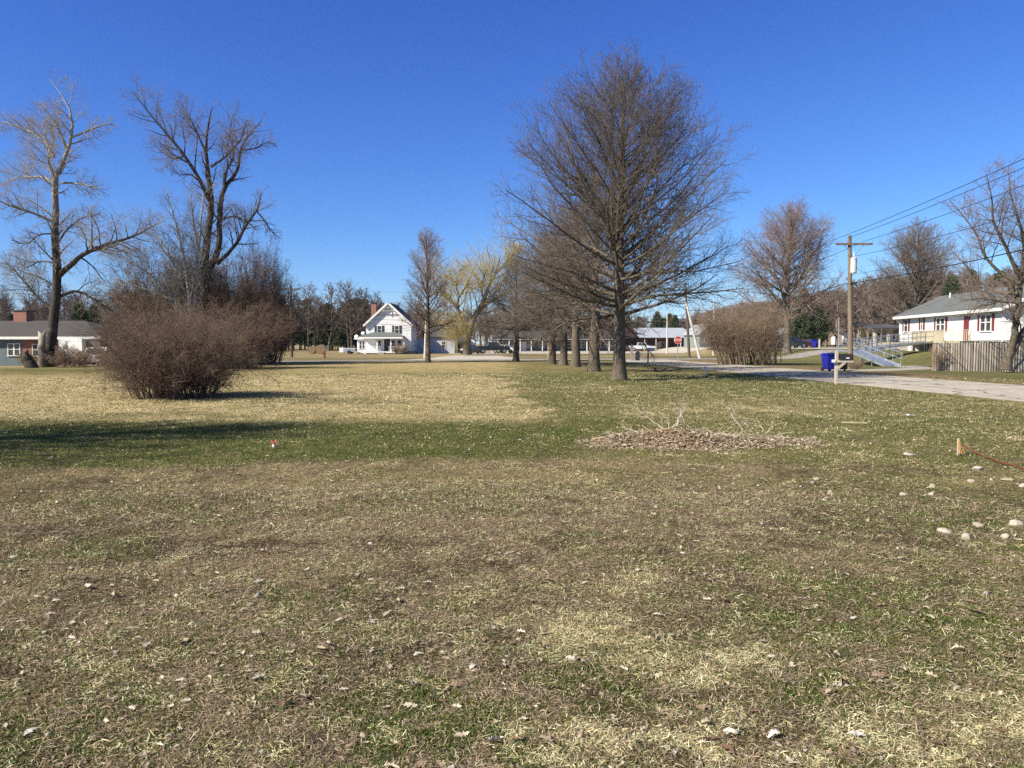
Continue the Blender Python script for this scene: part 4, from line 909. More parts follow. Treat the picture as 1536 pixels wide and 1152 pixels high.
# ------------------------------------------------------------------ farmhouse
def farmhouse():
    Y = 125; x0 = XA(549.5, Y); x1 = XA(617, Y); w = x1 - x0
    t = thing('farmhouse', (x0, Y, gzf(x0, Y)), 'two storey white gabled farmhouse with a front porch and brick chimney', 'house', rz=0)
    H = 4.85; RZ = 8.25; D = 9.5
    MB().prism([(0, 0.45), (w, .45), (w, H), (w / 2, RZ - .12), (0, H)], 'y', 0, D).build('wall', M_SIDING, t)
    MB().box(-.03, w + .03, .03, D - .03, -.3, .45).build('foundation', M_CONC, t)
    gable_roof(0, w, -.45, D + .4, H, RZ).build('roof', M_SHINGLE, t)
    s = (RZ - H) / (w / 2); m = MB()
    m.bar((-.36, -.47, H - .36 * s + .0), (w / 2, -.47, RZ - .02), .06, .30); m.bar((w / 2, -.47, RZ - .02), (w + .36, -.47, H - .36 * s), .06, .30); m.build('bargeboard', M_WHITE, t)
    m = MB(); pts = [(w / 2 + math.cos(a) * .75, -.40, RZ - 1.45 + math.sin(a) * .75) for a in [math.pi * i / 12 for i in range(13)]]; m.tube(pts, .06, 6)
    m.bar((w / 2 - 1.15, -.40, RZ - 1.3), (w / 2 + 1.15, -.40, RZ - 1.3), .08, .10); m.bar((w / 2, -.40, RZ - .5), (w / 2, -.40, RZ - 1.7), .08); m.build('gable_ornament', mat('trim_grey', (.42, .42, .42), None, 3), t)
    m = MB(); m.bar((w / 2 - 2.1, -.03, 6.25), (w / 2 + 2.1, -.03, 6.25), .06, .12); m.build('trim_board', MATS['trim_grey'], t)
    for px in (569.6, 595.8):
        window(t, (XA(px, Y) - x0, 0, 3.95), .74, 1.28, shut=M_DARK)
    window(t, (w, 2.5, 3.9), .8, 1.3, 'x', None, side=1); window(t, (w, 6.5, 3.9), .8, 1.3, 'x', side=1); window(t, (w, 4.5, 1.7), .8, 1.3, 'x', side=1)
    # porch
    a = XA(543.5, Y) - x0; b = XA(608, Y) - x0; P = -2.6
    MB().box(a + .25, b - .1, P, -.01, .15, .42).build('porch_floor', M_WHITE, t)
    m = MB(); m.sheet([(a, P - .3, 2.72), (b, P - .3, 2.72), (b - 1.6, -.01, 3.42), (a + 1.9, -.01, 3.42)], -.1); m.sheet([(a, P - .3, 2.72), (a + 1.9, -.01, 3.42), (a, -.01, 2.72)], -.1); m.sheet([(b, P - .3, 2.72), (b, -.01, 2.72), (b - 1.6, -.01, 3.42)], -.1)
    m.build('porch_roof', M_GSHING, t)
    MB().box(a - .02, b + .02, P - .32, P - .2, 2.46, 2.72).box(a + .1, b - .1, P - .19, -.02, 2.5, 2.6).build('porch_fascia', M_WHITE, t)
    for px in (566, 586.5, 606.2):
        x = XA(px, Y - 2.5) - x0; MB().box(x - .11, x + .11, P + .05, P + .27, .42, 2.5).box(x - .16, x + .16, P, P + .32, .421, .6).box(x - .16, x + .16, P, P + .32, 2.34, 2.49).build('porch_column', M_WHITE, t)
    xs = [XA(548, Y - 2.5) - x0]
    for u0, u1 in ((xs[0], XA(566, Y - 2.5) - x0 - .1), (XA(566, Y - 2.5) - x0 + .1, XA(571, Y - 2.5) - x0), (XA(583, Y - 2.5) - x0, XA(605, Y - 2.5) - x0)):
        m = MB(); m.box(u0, u1, P + .1, P + .18, 1.15, 1.22); m.box(u0, u1, P + .1, P + .18, .52, .58); k = max(2, int((u1 - u0) / .16))
        for i in range(k): x = u0 + (u1 - u0) * (i + .5) / k; m.box(x - .025, x + .025, P + .12, P + .16, .58, 1.15)
        m.build('porch_railing', M_WHITE, t)
    MB().box(w * .40, w * .40 + .95, -.04, .0, .45, 2.4).build('door', M_DARK, t)
    for u in (w * .29, w * .60, w * .74): window(t, (u, 0, 1.6), .72, 1.3)
    MB().box(XA(572, Y) - x0, XA(581, Y) - x0, P - .9, P, -.05, .14).box(XA(572, Y) - x0, XA(581, Y) - x0, P - .5, P, .14, .30).build('steps', M_CONC, t)
    # side addition
    c = XA(535.5, Y) - x0; m = MB(); m.box(c, -.01, .3, 4, 0, 2.35); ad = m.build('side_room', M_SIDING, t)
    MB().box(c - .45, .0, -.1, 4.3, 2.35, 2.58).build('side_room_roof', M_WHITE, t)
    for px in (540.5, 545): window(t, (XA(px, Y) - x0, .3, 1.45), .42, 1.15, t=.05)
    # chimney
    x = XA(556, Y) - x0; ch = MB().box(x - .42, x + .42, 3.2, 4.0, 4, 8.35).build('chimney', M_BRICK, t)
    MB().box(x - .5, x + .5, 3.12, 4.08, 8.35, 8.55).build('chimney_cap', M_DARK, ch)
    for px, z, yy in ((545.5, 3.35, -.3), (534, 2.85, .5)):
        u = XA(px, Y) - x0; m = MB(); m.m = Matrix.Translation((u, yy, z)) @ Matrix.Rotation(R(60), 4, 'X')
        m.sphere((0, 0, 0), (.32, .32, .09), 14, 6); m.m = Matrix(); m.tube([(u, yy, z), (u + .1, yy + .15, z - .5)], .03, 6); m.build('satellite_dish', M_WHITE, t)
    # rear wing seen to the right, bluish shade put into its wall colour
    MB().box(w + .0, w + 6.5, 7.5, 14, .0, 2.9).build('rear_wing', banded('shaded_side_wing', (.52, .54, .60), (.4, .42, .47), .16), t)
    gable_roof(w + .0, w + 6.7, 7.5, 14, 2.9, 4.6, axis='x').build('rear_wing_roof', M_SHINGLE, t)
    window(t, (w + 2, 7.5, 1.5), .8, 1.2); window(t, (w + 4.6, 7.5, 1.5), .8, 1.2)
farmhouse()
def garage():
    Y = 138; x0 = XA(677, Y); w = 4.2
    t = thing('garage', (x0, Y, 0), 'small white gabled garage behind the willow', 'garage')
    MB().prism([(0, 0), (w, 0), (w, 2.3), (w / 2, 3.4), (0, 2.3)], 'y', 0, 6).build('wall', M_SIDING, t); gable_roof(0, w, -.2, 6.2, 2.3, 3.45).build('roof', M_SHINGLE, t)
    MB().box(.6, w - .6, -.05, 0, 0, 2.05).build('door', M_DARK, t)
garage()
# ------------------------------------------------------------------ grey ranch house at far left
def ranch():
    Y = 70; x0 = XA(-150, Y); x1 = XA(148, Y); z = gzf(-45, 72) - .03; W_ = x1 - x0
    t = thing('ranch_house', (x0, Y, z), 'low grey ranch house with a brick middle and a dark roof at the left edge', 'house')
    xa = XA(34, Y) - x0; xb = XA(82, Y) - x0; E = 2.62; D = 7.5; RZ = 4.15
    MB().box(0, xa, 0, D, 0, E).build('wall', M_GREYSIDE, t); MB().box(xa, xb, .01, D, 0, E).build('brick_wall', M_BRICK, t)
    MB().box(xb, W_ - 3.0, 3.2, D, 0, E).build('carport_wall', M_GREYSIDE, t)
    m = MB(); o = .5; ym = D / 2; m.sheet([(-o, -o, E), (W_ + o, -o, E), (W_ - 3.2, ym, RZ), (-o, ym, RZ)], -.12); m.sheet([(-o, ym, RZ), (W_ - 3.2, ym, RZ), (W_ + o, D + o, E), (-o, D + o, E)], -.12); m.sheet([(W_ + o, -o, E), (W_ + o, D + o, E), (W_ - 3.2, ym, RZ)], -.12)
    m.build('roof', M_BROOF, t)
    MB().box(-o, W_ + o, -o - .03, -o + .04, E - .16, E + .1).build('fascia', M_WHITE, t)
    window(t, (XA(22, Y) - x0, 0, 1.55), 1.15, 1.1, double=True); window(t, (XA(60, Y) - x0, .01, 1.5), 1.3, 1.1, double=True)
    cx = XA(38, Y + 4) - x0; ch = MB().box(cx - .62, cx + .62, 3.4, 4.6, 3.6, 5.15).build('chimney', M_BRICK, t); MB().box(cx - .68, cx + .68, 3.34, 4.66, 5.15, 5.27).build('chimney_cap', M_DARK, ch)
    for px in (100, 124, 147): x = XA(px, Y) - x0; MB().box(x - .07, x + .07, -.4, -.26, 0, E - .16).build('carport_post', M_WHITE, t)
ranch()
# white box trailer, parked by the ranch house
def box_trailer():
    Y = 64; t = thing('box_trailer', (XA(116, Y), Y, gzf(XA(116, Y), Y)), 'white box trailer with a dark red stripe beside the grey house', 'trailer')
    MB().box(-1.0, .95, -.9, 1.8, .55, 2.22).build('body', M_WHITE, t, .04); MB().box(-1.01, .96, -.91, 1.81, .56, .72).build('stripe', M_REDP, t)
    MB().box(.98, 2.1, -.3, 1.5, .5, 2.0).build('front_panel', mat('brown_panel', (.16, .12, .09), None, 3), t)
    for s in (-.9, 1.7):
        m = MB(); m.tube([(-.3, s - .06, .32), (-.3, s + .06, .32)], .32, 14); m.build('wheel', M_TYRE, t)
    MB().box(-.2, 3.0, .3, .4, .42, .52).build('tow_bar', M_DARK, t)
box_trailer()
# ------------------------------------------------------------------ vehicles
def wheel(t, x, y, r=.33, w=.2):
    a = MB(); a.tube([(x, y - w / 2, r), (x, y + w / 2, r)], r, 18); o = a.build('wheel', M_TYRE, t, .02)
    MB().tube([(x, y - w / 2 - .012, r), (x, y + w / 2 + .012, r)], r * .55, 12).build('rim', M_HUB, o)
def vehicle(kind, name, loc, rz, paint, label, cat='car', group=None):
    t = thing(name, loc, label, cat, group, rz); W_ = .88 if kind != 'pickup' else .95
    if kind == 'sedan':
        body = [(-2.2, .3), (2.2, .3), (2.25, .55), (2.15, .72), (1.1, .88), (-1.5, .92), (-2.15, .9), (-2.25, .6)]; cab = [(1.0, .86), (.35, 1.38), (-.85, 1.42), (-1.6, .9)]; wx = (-1.35, 1.4)
    elif kind == 'suv':
        body = [(-2.3, .35), (2.25, .35), (2.32, .65), (2.2, .95), (1.2, 1.08), (-2.25, 1.1), (-2.34, .8)]; cab = [(1.15, 1.06), (.5, 1.66), (-1.9, 1.7), (-2.22, 1.08)]; wx = (-1.4, 1.45)
    else:
        body = [(-2.8, .5), (2.7, .5), (2.8, .8), (2.75, 1.1), (1.3, 1.22), (-2.75, 1.2), (-2.82, .8)]; cab = [(1.25, 1.2), (.6, 1.82), (-.7, 1.86), (-.9, 1.2)]; wx = (-1.75, 1.8)
    r = .34 if kind == 'sedan' else .40
    MB().prism(body, 'y', -W_, W_).build('body', paint, t, .07)
    c = MB(); n = len(cab); vs = [(u, -W_ + .1 + (.12 if v > 1.2 else 0), v) for u, v in cab] + [(u, W_ - .1 - (.12 if v > 1.2 else 0), v) for u, v in cab]
    c.add(vs, [(i, (i + 1) % n, n + (i + 1) % n, n + i) for i in range(n)] + [tuple(range(n))[::-1], tuple(range(n, 2 * n))]); c.build('windows', M_GLASS, t)
    top = MB(); z = cab[1][1]; top.sheet([(cab[1][0] + .05, -W_ + .2, z + .03), (cab[1][0] + .05, W_ - .2, z + .03), (cab[2][0] - .05, W_ - .2, cab[2][1] + .03), (cab[2][0] - .05, -W_ + .2, cab[2][1] + .03)], .05)
    for s in (-1, 1):
        for i, j in ((0, 1), (3, 2)):
            p, q = cab[i], cab[j]; top.bar((p[0], s * (W_ - .09), p[1]), (q[0], s * (W_ - .205), q[1]), .09, .07)
        mx = (cab[1][0] + cab[2][0]) / 2; top.bar((mx, s * (W_ - .09), cab[0][1]), (mx, s * (W_ - .205), z), .09, .07)
    top.build('roof', paint, t)
    if kind == 'pickup': MB().box(-2.7, -1.0, -W_ + .12, W_ - .12, 1.19, 1.24).build('cargo_bed', M_DARK, t)
    for x in wx:
        for s in (-1, 1): wheel(t, x, s * (W_ - .08), r)
    for s in (-1, 1):
        MB().box(body[1][0] - .06, body[1][0] + .08, s * .62 - .18, s * .62 + .18, .62, .78).build('headlight', M_HUB, t); MB().box(body[0][0] - .07, body[0][0] + .05, s * .7 - .1, s * .7 + .1, .7, .85).build('tail_light', M_REDP, t)
    return t
P_WHITE = mat('white_car_paint', (.75, .75, .75), (.70, .70, .70), 2, .25, spec=.5); P_DARK = mat('dark_car_paint', (.02, .025, .032), None, 2, .25, spec=.6); P_RED = mat('dark_red_car_paint', (.08, .012, .012), None, 2, .25); P_SILV = mat('silver_car_paint', (.45, .46, .47), None, 2, .25, metal=.4)
P_BEIGE = mat('beige_car_paint', (.5, .44, .34), None, 2, .3)
vehicle('sedan', 'parked_car', at(148, 62, .02), R(-80), P_WHITE, 'small white car parked between the white trailer and the thicket')
vehicle('pickup', 'pickup_truck', (XA(962, 166), 166, .04), 0, P_WHITE, 'white pickup truck side on before the barn', 'pickup truck')
vehicle('sedan', 'parked_car', (XA(705, 122), 122, .04), R(70), P_DARK, 'dark car parked under the willow', group='cars beyond the gravel lot')
vehicle('pickup', 'pickup_truck', (XA(739, 128), 128, .04), R(12), P_DARK, 'dark pickup truck at the left end of the long low store', 'pickup truck', 'cars beyond the gravel lot')
vehicle('sedan', 'parked_car', (XA(757, 131), 131, .04), R(160), P_BEIGE, 'beige car beside the dark pickup at the store', group='cars beyond the gravel lot')
vehicle('suv', 'parked_car', (XA(1188, 118), 118, gzf(XA(1188, 118), 118) + .04), R(25), P_DARK, 'dark car parked right of the big tree behind the bush', group='cars on the lot below the hillside')
vehicle('sedan', 'parked_car', (XA(1207, 128), 128, gzf(XA(1207, 128), 128) + .04), R(90), P_RED, 'dark red car on the far lot beside the blue bins', group='cars on the lot below the hillside')
vehicle('suv', 'parked_car', (XA(1160, 122), 122, gzf(XA(1160, 122), 122) + .04), R(10), P_SILV, 'silver car half hidden by the brown bush', group='cars on the lot below the hillside')
vehicle('suv', 'parked_car', (XA(1490, 52), 52, gzf(XA(1490, 52), 52)), R(5), P_DARK, 'black car whose roof shows above the board fence')
# low flatbed trailer beside the farmhouse
def utility_trailer():
    Y = 124; t = thing('utility_trailer', (XA(522, Y), Y, 0), 'low white utility trailer left of the farmhouse', 'trailer')
    MB().box(-1.2, -.55, -.8, .8, .25, 1.0).build('tool_box', M_WHITE, t, .03); MB().box(-.55, 1.35, -.8, .8, .35, .5).box(-.55, 1.35, -.84, -.8, .35, .85).box(-.55, 1.35, .8, .84, .35, .85).build('bed', M_GALV, t); MB().box(-.55, 1.35, -.86, .86, .86, .93).build('rail', M_WHITE, t)
    for s in (-.95, .95): MB().tube([(.4, s - .07, .3), (.4, s + .07, .3)], .3, 12).build('wheel', M_TYRE, t)
utility_trailer()
for px, w, lab in ((469, .62, 'left hay bale under a pale wrap in the field'), (482, .74, 'right and larger hay bale under a pale wrap')):
    Y = 124; t = thing('hay_bale', (XA(px, Y), Y, 0), lab, 'hay bale', 'wrapped hay bales in the field')
    MB().tube([(0, -.65, w), (0, .65, w)], w, 20).build('hay', mat('brown_hay', (.26, .17, .09), (.15, .10, .06), 8, .95), t)
    MB().tube([(0, -.5, w), (0, .5, w)], w + .02, 20, cap=False).build('wrap', mat('pale_wrap', (.55, .54, .46), (.40, .40, .33), 3, .6), t)
def hydrant():
    Y = 86; t = thing('fire_hydrant', (XA(487, Y), Y, 0), 'small dark red hydrant by the cross road', 'hydrant'); t.scale = (.75, .75, 1)
    MB().tube([(0, 0, 0), (0, 0, .08), (0, 0, .09), (0, 0, .62), (0, 0, .64), (0, 0, .74), (0, 0, .84)], [.17, .17, .12, .12, .15, .13, .04], 14).build('barrel', mat('hydrant_red', (.22, .03, .015), None, 3, .5), t)
    for a in ((.13, 0), (-.13, 0), (0, -.13)): MB().tube([(0, 0, .48), (a[0] * 1.4, a[1] * 1.4, .48)], .055, 8).build('outlet', MATS['hydrant_red'], t)
hydrant()
# ------------------------------------------------------------------ long low store behind the oaks
def store():
    Y = 162; x0 = XA(742, Y); x1 = XA(925, Y); w = x1 - x0
    t = thing('store', (x0, Y, 0), 'long low white store with a row of porch posts seen through the oaks', 'store')
    MB().box(0, w, 2.2, 10, 0, 2.95).build('wall', mat('store_wall', (.16, .145, .13), (.11, .10, .09), .5, .8), t)
    m = MB(); m.sheet([(-.4, -.4, 2.75), (w + .4, -.4, 2.75), (w + .4, 5.5, 4.5), (-.4, 5.5, 4.5)], -.14); m.sheet([(-.4, 5.5, 4.5), (w + .4, 5.5, 4.5), (w + .4, 10.4, 2.95), (-.4, 10.4, 2.95)], -.14); m.build('roof', M_BROOF, t)
    MB().box(-.4, w + .4, -.5, -.4, 2.50, 2.68).build('fascia', MATS['trim_grey'], t)
    for i in range(11):
        x = w * (i + .3) / 11; MB().box(x - .10, x + .10, -.3, -.1, 0, 2.45).build('porch_post', M_WHITE, t)
    for i in range(9):
        x = w * (i + .6) / 9.2; window(t, (x, 2.2, 1.5), 1.25, 1.3, double=i % 2 == 0)
    MB().box(w * .22, w * .22 + 1, 2.14, 2.2, 0, 2.1).build('door', M_WHITE, t); MB().box(-.4, w + .4, -.6, 2.2, -.1, .12).build('porch_floor', M_CONC, t)
store()
def barn():
    Y = 172; x0 = XA(934, Y); x1 = XA(1044, Y); w = x1 - x0; xm = XA(958, Y) - x0
    t = thing('barn', (x0, Y, 0), 'dark barn with a grey metal roof behind the stop sign', 'barn')
    MB().box(0, w, 1.5, 9, 0, 3.1).build('wall', mat('dark_red_boards', (.10, .055, .045), (.07, .04, .035), 2, .85), t)
    m = MB(); m.sheet([(xm, -.8, 2.95), (w + .5, -.8, 2.95), (w - 2.0, 5, 5.2), (xm - 1.4, 5, 5.2)], -.12); m.sheet([(xm - 1.4, 5, 5.2), (w - 2, 5, 5.2), (w + .5, 9.5, 3.0), (xm, 9.5, 3.0)], -.12); m.sheet([(w + .5, -.8, 2.95), (w + .5, 9.5, 2.95), (w - 2, 5, 5.2)], -.12); m.build('roof', M_METROOF, t)
    MB().prism([(-1, 2.9), (xm, 2.9), (xm - 1.2, 5.3), (.6, 5.6)], 'y', .5, 8).build('loft', MATS['dark_red_boards'], t)
    for px in (966, 983, 1000, 1020, 1036): x = XA(px, Y) - x0; MB().box(x - .1, x + .1, -.6, -.4, 0, 2.85).build('post', M_CREAM, t)
    for px in (995, 1034): x = XA(px, Y) - x0; window(t, (x, 1.5, 1.6), 1.0, 1.1)
    x = XA(990, Y) - x0; MB().box(x - .5, x + .5, 1.44, 1.5, 0, 2.1).build('door', M_CREAM, t); MB().box(XA(1028, Y) - x0, XA(1036, Y) - x0, 1.43, 1.5, 0, 2.3).build('barn_door', M_REDP, t)
barn()
def shed(px, Y, w, d, h, rh, wall, roof, label, rz=0, name='shed', lift=0):
    t = thing(name, (XA(px, Y), Y, gzf(XA(px, Y), Y) + lift), label, name.replace('_', ' '), rz=rz)
    MB().prism([(-w / 2, 0), (w / 2, 0), (w / 2, h), (0, rh - .08), (-w / 2, h)], 'y', 0, d).build('wall', wall, t); gable_roof(-w / 2, w / 2, -.2, d + .2, h, rh).build('roof', roof, t)
    window(t, (-w * .22, 0, h * .55), .8, .9); MB().box(w * .08, w * .08 + .9, -.04, 0, 0, 2.0).build('door', M_WHITE, t); return t
shed(1066, 150, 5, 6, 2.6, 4.4, mat('green_grey_boards', (.20, .24, .23), None, 2), mat('pale_roof', (.36, .40, .42), None, 2), 'small grey green house right of the barn', .3, 'small_house')
shed(1186, 160, 5, 5, 2.5, 3.9, mat('grey_boards', (.26, .27, .28), None, 2), mat('light_grey_roof', (.34, .36, .37), None, 2), 'grey shed between the big tree trunk and the far cars', .1)
shed(1243, 190, 6, 5, 2.4, 4.0, M_BARE, M_BROOF, 'tan shed among the trees below the hillside', -.2, 'cabin', .3)
shed(1275, 200, 5, 5, 2.4, 4.0, M_SIDING, M_BROOF, 'white cabin in the hillside trees right of the pole', .4, 'cabin', .5)
shed(862, 195, 8, 8, 3.0, 5.0, M_SIDING, M_BROOF, 'white house behind the store, seen between the clustered oak trunks', 0, 'house')
# ------------------------------------------------------------------ ramp house on the right
def ramp_house():
    A = Vector((40.8, 81, 0)); B = Vector((38.65, 60.4, 0)); z = gzf(41, 70)
    ang = math.atan2(B.y - A.y, B.x - A.x)                     # local +x runs along the front, from its far to its near end
    t = thing('white_house', (A.x, A.y, z), 'white single storey house with a green grey roof and dark red shutters', 'house', rz=ang)
    Lh = (B - A).length; D = 8.6
    # local: x along the front 0..Lh, front faces -y, depth +y
    F0 = .95; E = 3.62; RZ = 5.55
    MB().box(0, Lh, .03, D, -.5, F0).build('foundation', M_CONC, t)
    MB().prism([(.0, F0), (D, F0), (D, E), (D / 2, RZ - .1), (.0, E)], 'x', 0, Lh).build('wall', M_SIDING, t)
    gable_roof(-.5, Lh + .55, 0, D, E, RZ, axis='x', over=.5).build('roof', M_GSHING, t)
    s = (RZ - E) / (D / 2); m = MB(); m.box(-.5, Lh + .55, -.56, -.50, E - .5 * s - .16, E - .5 * s + .1)
    for x in (-.53, Lh + .58):
        m.bar((x, -.5, E - .5 * s), (x, D / 2, RZ + .02), .06, .24); m.bar((x, D / 2, RZ + .02), (x, D + .5, E - .5 * s), .06, .24)
    m.build('fascia', M_WHITE, t)
    MB().tube([(.15, -.5, E - .35), (.15, -.06, E - .75), (.15, -.06, .2)], .05, 8).build('downpipe', M_WHITE, t); MB().tube([(Lh - .15, -.5, E - .35), (Lh - .15, -.06, E - .75), (Lh - .15, -.06, .2)], .05, 8).build('downpipe', M_WHITE, t)
    def u(px):
        Y = 32.3 * 1152 / ((px - 768) - 121); return (81 - Y) / 20.6 * Lh
    def zz(px, py): Y = 32.3 * 1152 / ((px - 768) - 121); return 1.6 - (py - 516) / 1152 * Y - z
    window(t, (u(1358), 0, 2.55), .95, 1.25, shut=M_REDP); window(t, (u(1381.5), 0, 2.60), .5, 1.15, shut=M_REDP)
    window(t, (u(1409.5), 0, 2.45), 1.85, 1.30, shut=M_REDP, double=True, t=.1); window(t, (u(1477), 0, 2.42), 1.85, 1.38, shut=M_REDP, double=True, t=.1)
    d = MB().box(u(1448) - .45, u(1448) + .45, -.05, 0, F0, 3.05).build('door', M_REDP, t); MB().sphere((u(1448) + .34, -.09, F0 + .95), .035, 8, 6).build('handle', M_HUB, d)
    MB().box(u(1453) - .06, u(1453) + .06, -.14, -.0, 2.75, 2.98).build('wall_lamp', M_DARK, t)
    window(t, (Lh, 2.6, 2.3), 1.4, 1.3, 'x', side=1, double=True); window(t, (Lh, 6.2, 2.3), 1.4, 1.3, 'x', side=1)
    MB().box(Lh, Lh + 2.2, 1.2, 8, .9, 1.05).build('gable_porch_roof', M_BROOF, t)
    MB().tube([(3.5, 3.4, 5.0), (3.5, 3.4, 5.75)], .07, 8).build('vent_pipe', M_WHITE, t)
    # deck in front of the door
    a, b = u(1404), u(1456); m = MB(); m.box(a, b, -2.3, -.02, F0 - .22, F0 - .05); 
    for x in (a + .1, (a + b) / 2, b - .1): m.box(x - .06, x + .06, -2.28, -2.16, -.3, F0 - .22)
    m.build('deck', M_CREAM, t)
    m = MB()
    for p, q in (((a, -2.25), (b, -2.25)), ((b - .04, -2.25), (b - .04, -.1))):
        n = int(math.hypot(q[0] - p[0], q[1] - p[1]) / .14)
        for i in range(n + 1): x = p[0] + (q[0] - p[0]) * i / n; y = p[1] + (q[1] - p[1]) * i / n; m.box(x - .02, x + .02, y - .02, y + .02, F0 - .04, F0 + .86)
        m.bar((p[0], p[1], F0 + .9), (q[0], q[1], F0 + .9), .1, .05)
    m.build('deck_railing', M_CREAM, t)
    MB().box(a - 1.3, a - .05, -2.2, -.05, -.4, F0 - .1).build('landing', mat('white_block', (.66, .65, .61), (.55, .54, .50), 3, .8), t)
    return t
ramp_house()
def ramp():
    t = thing('wheelchair_ramp', (27, 62, gzf(27, 62)), 'long silver metal wheelchair ramp with railings leading up to the white house', 'ramp'); o = Vector((27, 62, gzf(27, 62)))
    runs = [(Vector((28.2, 54.0, .06)), Vector((26.6, 63.0, .80))), (Vector((28.4, 63.5, .80)), Vector((30.6, 59.0, 1.12))), (Vector((30.6, 59.0, 1.12)), Vector((35.6, 71.5, 1.80)))]
    runs[0] = (Vector((XA(1338, 54.5), 54.5, .07)), Vector((XA(1284, 61.5), 61.5, 1.02)))
    runs[1] = (Vector((XA(1284, 63.4), 63.4, 1.04)), Vector((XA(1325, 65.5), 65.5, 1.35)))
    runs[2] = (Vector((XA(1325, 65.5), 65.5, 1.35)), Vector((XA(1402, 69.0), 69.0, 1.86)))
    def deck(a, b, w=1.15):
        d = (b - a); s = Vector((d.y, -d.x, 0)).normalized() * w / 2; a, b = a - o, b - o
        m = MB(); m.sheet([tuple(a - s), tuple(a + s), tuple(b + s), tuple(b - s)], .07)
        for k in (-1, 1): m.bar(tuple(a + s * k * 1.02 + Vector((0, 0, .0))), tuple(b + s * k * 1.02), .04, .18)
        m.build('ramp_deck', M_GALV, t)
        for k in (-1, 1):
            r = MB(); n = max(3, int((b - a).length / 1.2)); e = s * k * 1.05
            for hgt in (.92, .50): r.tube([tuple(a + e + Vector((0, 0, hgt))), tuple(b + e + Vector((0, 0, hgt)))], .028, 6)
            for i in range(n + 1):
                p = a + (b - a) * i / n + e; r.tube([tuple(p - Vector((0, 0, .1))), tuple(p + Vector((0, 0, .93)))], .026, 6)
            for sg in ((a, -1), (b, 1)): 
                dd = (b - a).normalized() * sg[1] * .25; p = sg[0] + e; r.tube([tuple(p + Vector((0, 0, .92))), tuple(p + dd + Vector((0, 0, .86))), tuple(p + dd + Vector((0, 0, .56))), tuple(p + Vector((0, 0, .5)))], .028, 6)
            r.build('handrail', M_GALV, t)
        g = MB(); n = max(2, int((b - a).length / 1.9))
        for i in range(n + 1):
            p = a + (b - a) * i / n
            for k in (-1, 1):
                q = p + s * k * .9; w_ = q + o; g.tube([(q.x, q.y, q.z - .05), (q.x, q.y, gzf(w_.x, w_.y) - .05 - o.z)], .03, 6)
        g.build('support_legs', M_GALV, t)
    for a, b in runs: deck(a, b)
    m = MB(); c = Vector((XA(1284, 62.4), 62.4, 1.02)) - o; m.cbox(tuple(c), (2.2, 2.4, .08)); m.build('landing', M_GALV, t)
    r = MB()
    for dx in (-1.1, 1.1):
        for dy in (-1.0, 0, 1.2): r.tube([(c.x + dx, c.y + dy, c.z - 1.1), (c.x + dx, c.y + dy, c.z + .95)], .028, 6)
    for h in (.5, .93): r.tube([(c.x - 1.1, c.y - 1.0, c.z + h), (c.x - 1.1, c.y + 1.2, c.z + h), (c.x + 1.1, c.y + 1.2, c.z + h)], .028, 6)
    r.build('landing_railing', M_GALV, t)
ramp()
def pavilion():
    Y = 88; x0 = XA(1310, Y); x1 = XA(1352, Y); t = thing('carport', (x0, Y, gzf(x0, Y)), 'open carport with cream posts and a dark roof left of the white house', 'carport'); w = x1 - x0
    for x, y in ((.1, 0), (w * .5, 0), (w - .1, 0), (.1, 4), (w - .1, 4)): MB().box(x - .13, x + .13, y - .13, y + .13, 0, 2.35).build('post', M_CREAM, t)
    m = MB(); m.sheet([(-.5, -.5, 2.35), (w + .5, -.5, 2.35), (w + .5, 4.5, 2.9), (-.5, 4.5, 2.9)], -.16); m.build('roof', M_SHINGLE, t); MB().box(.2, w, -.1, -.02, .35, .85).build('rail_board', M_CREAM, t)
pavilion()
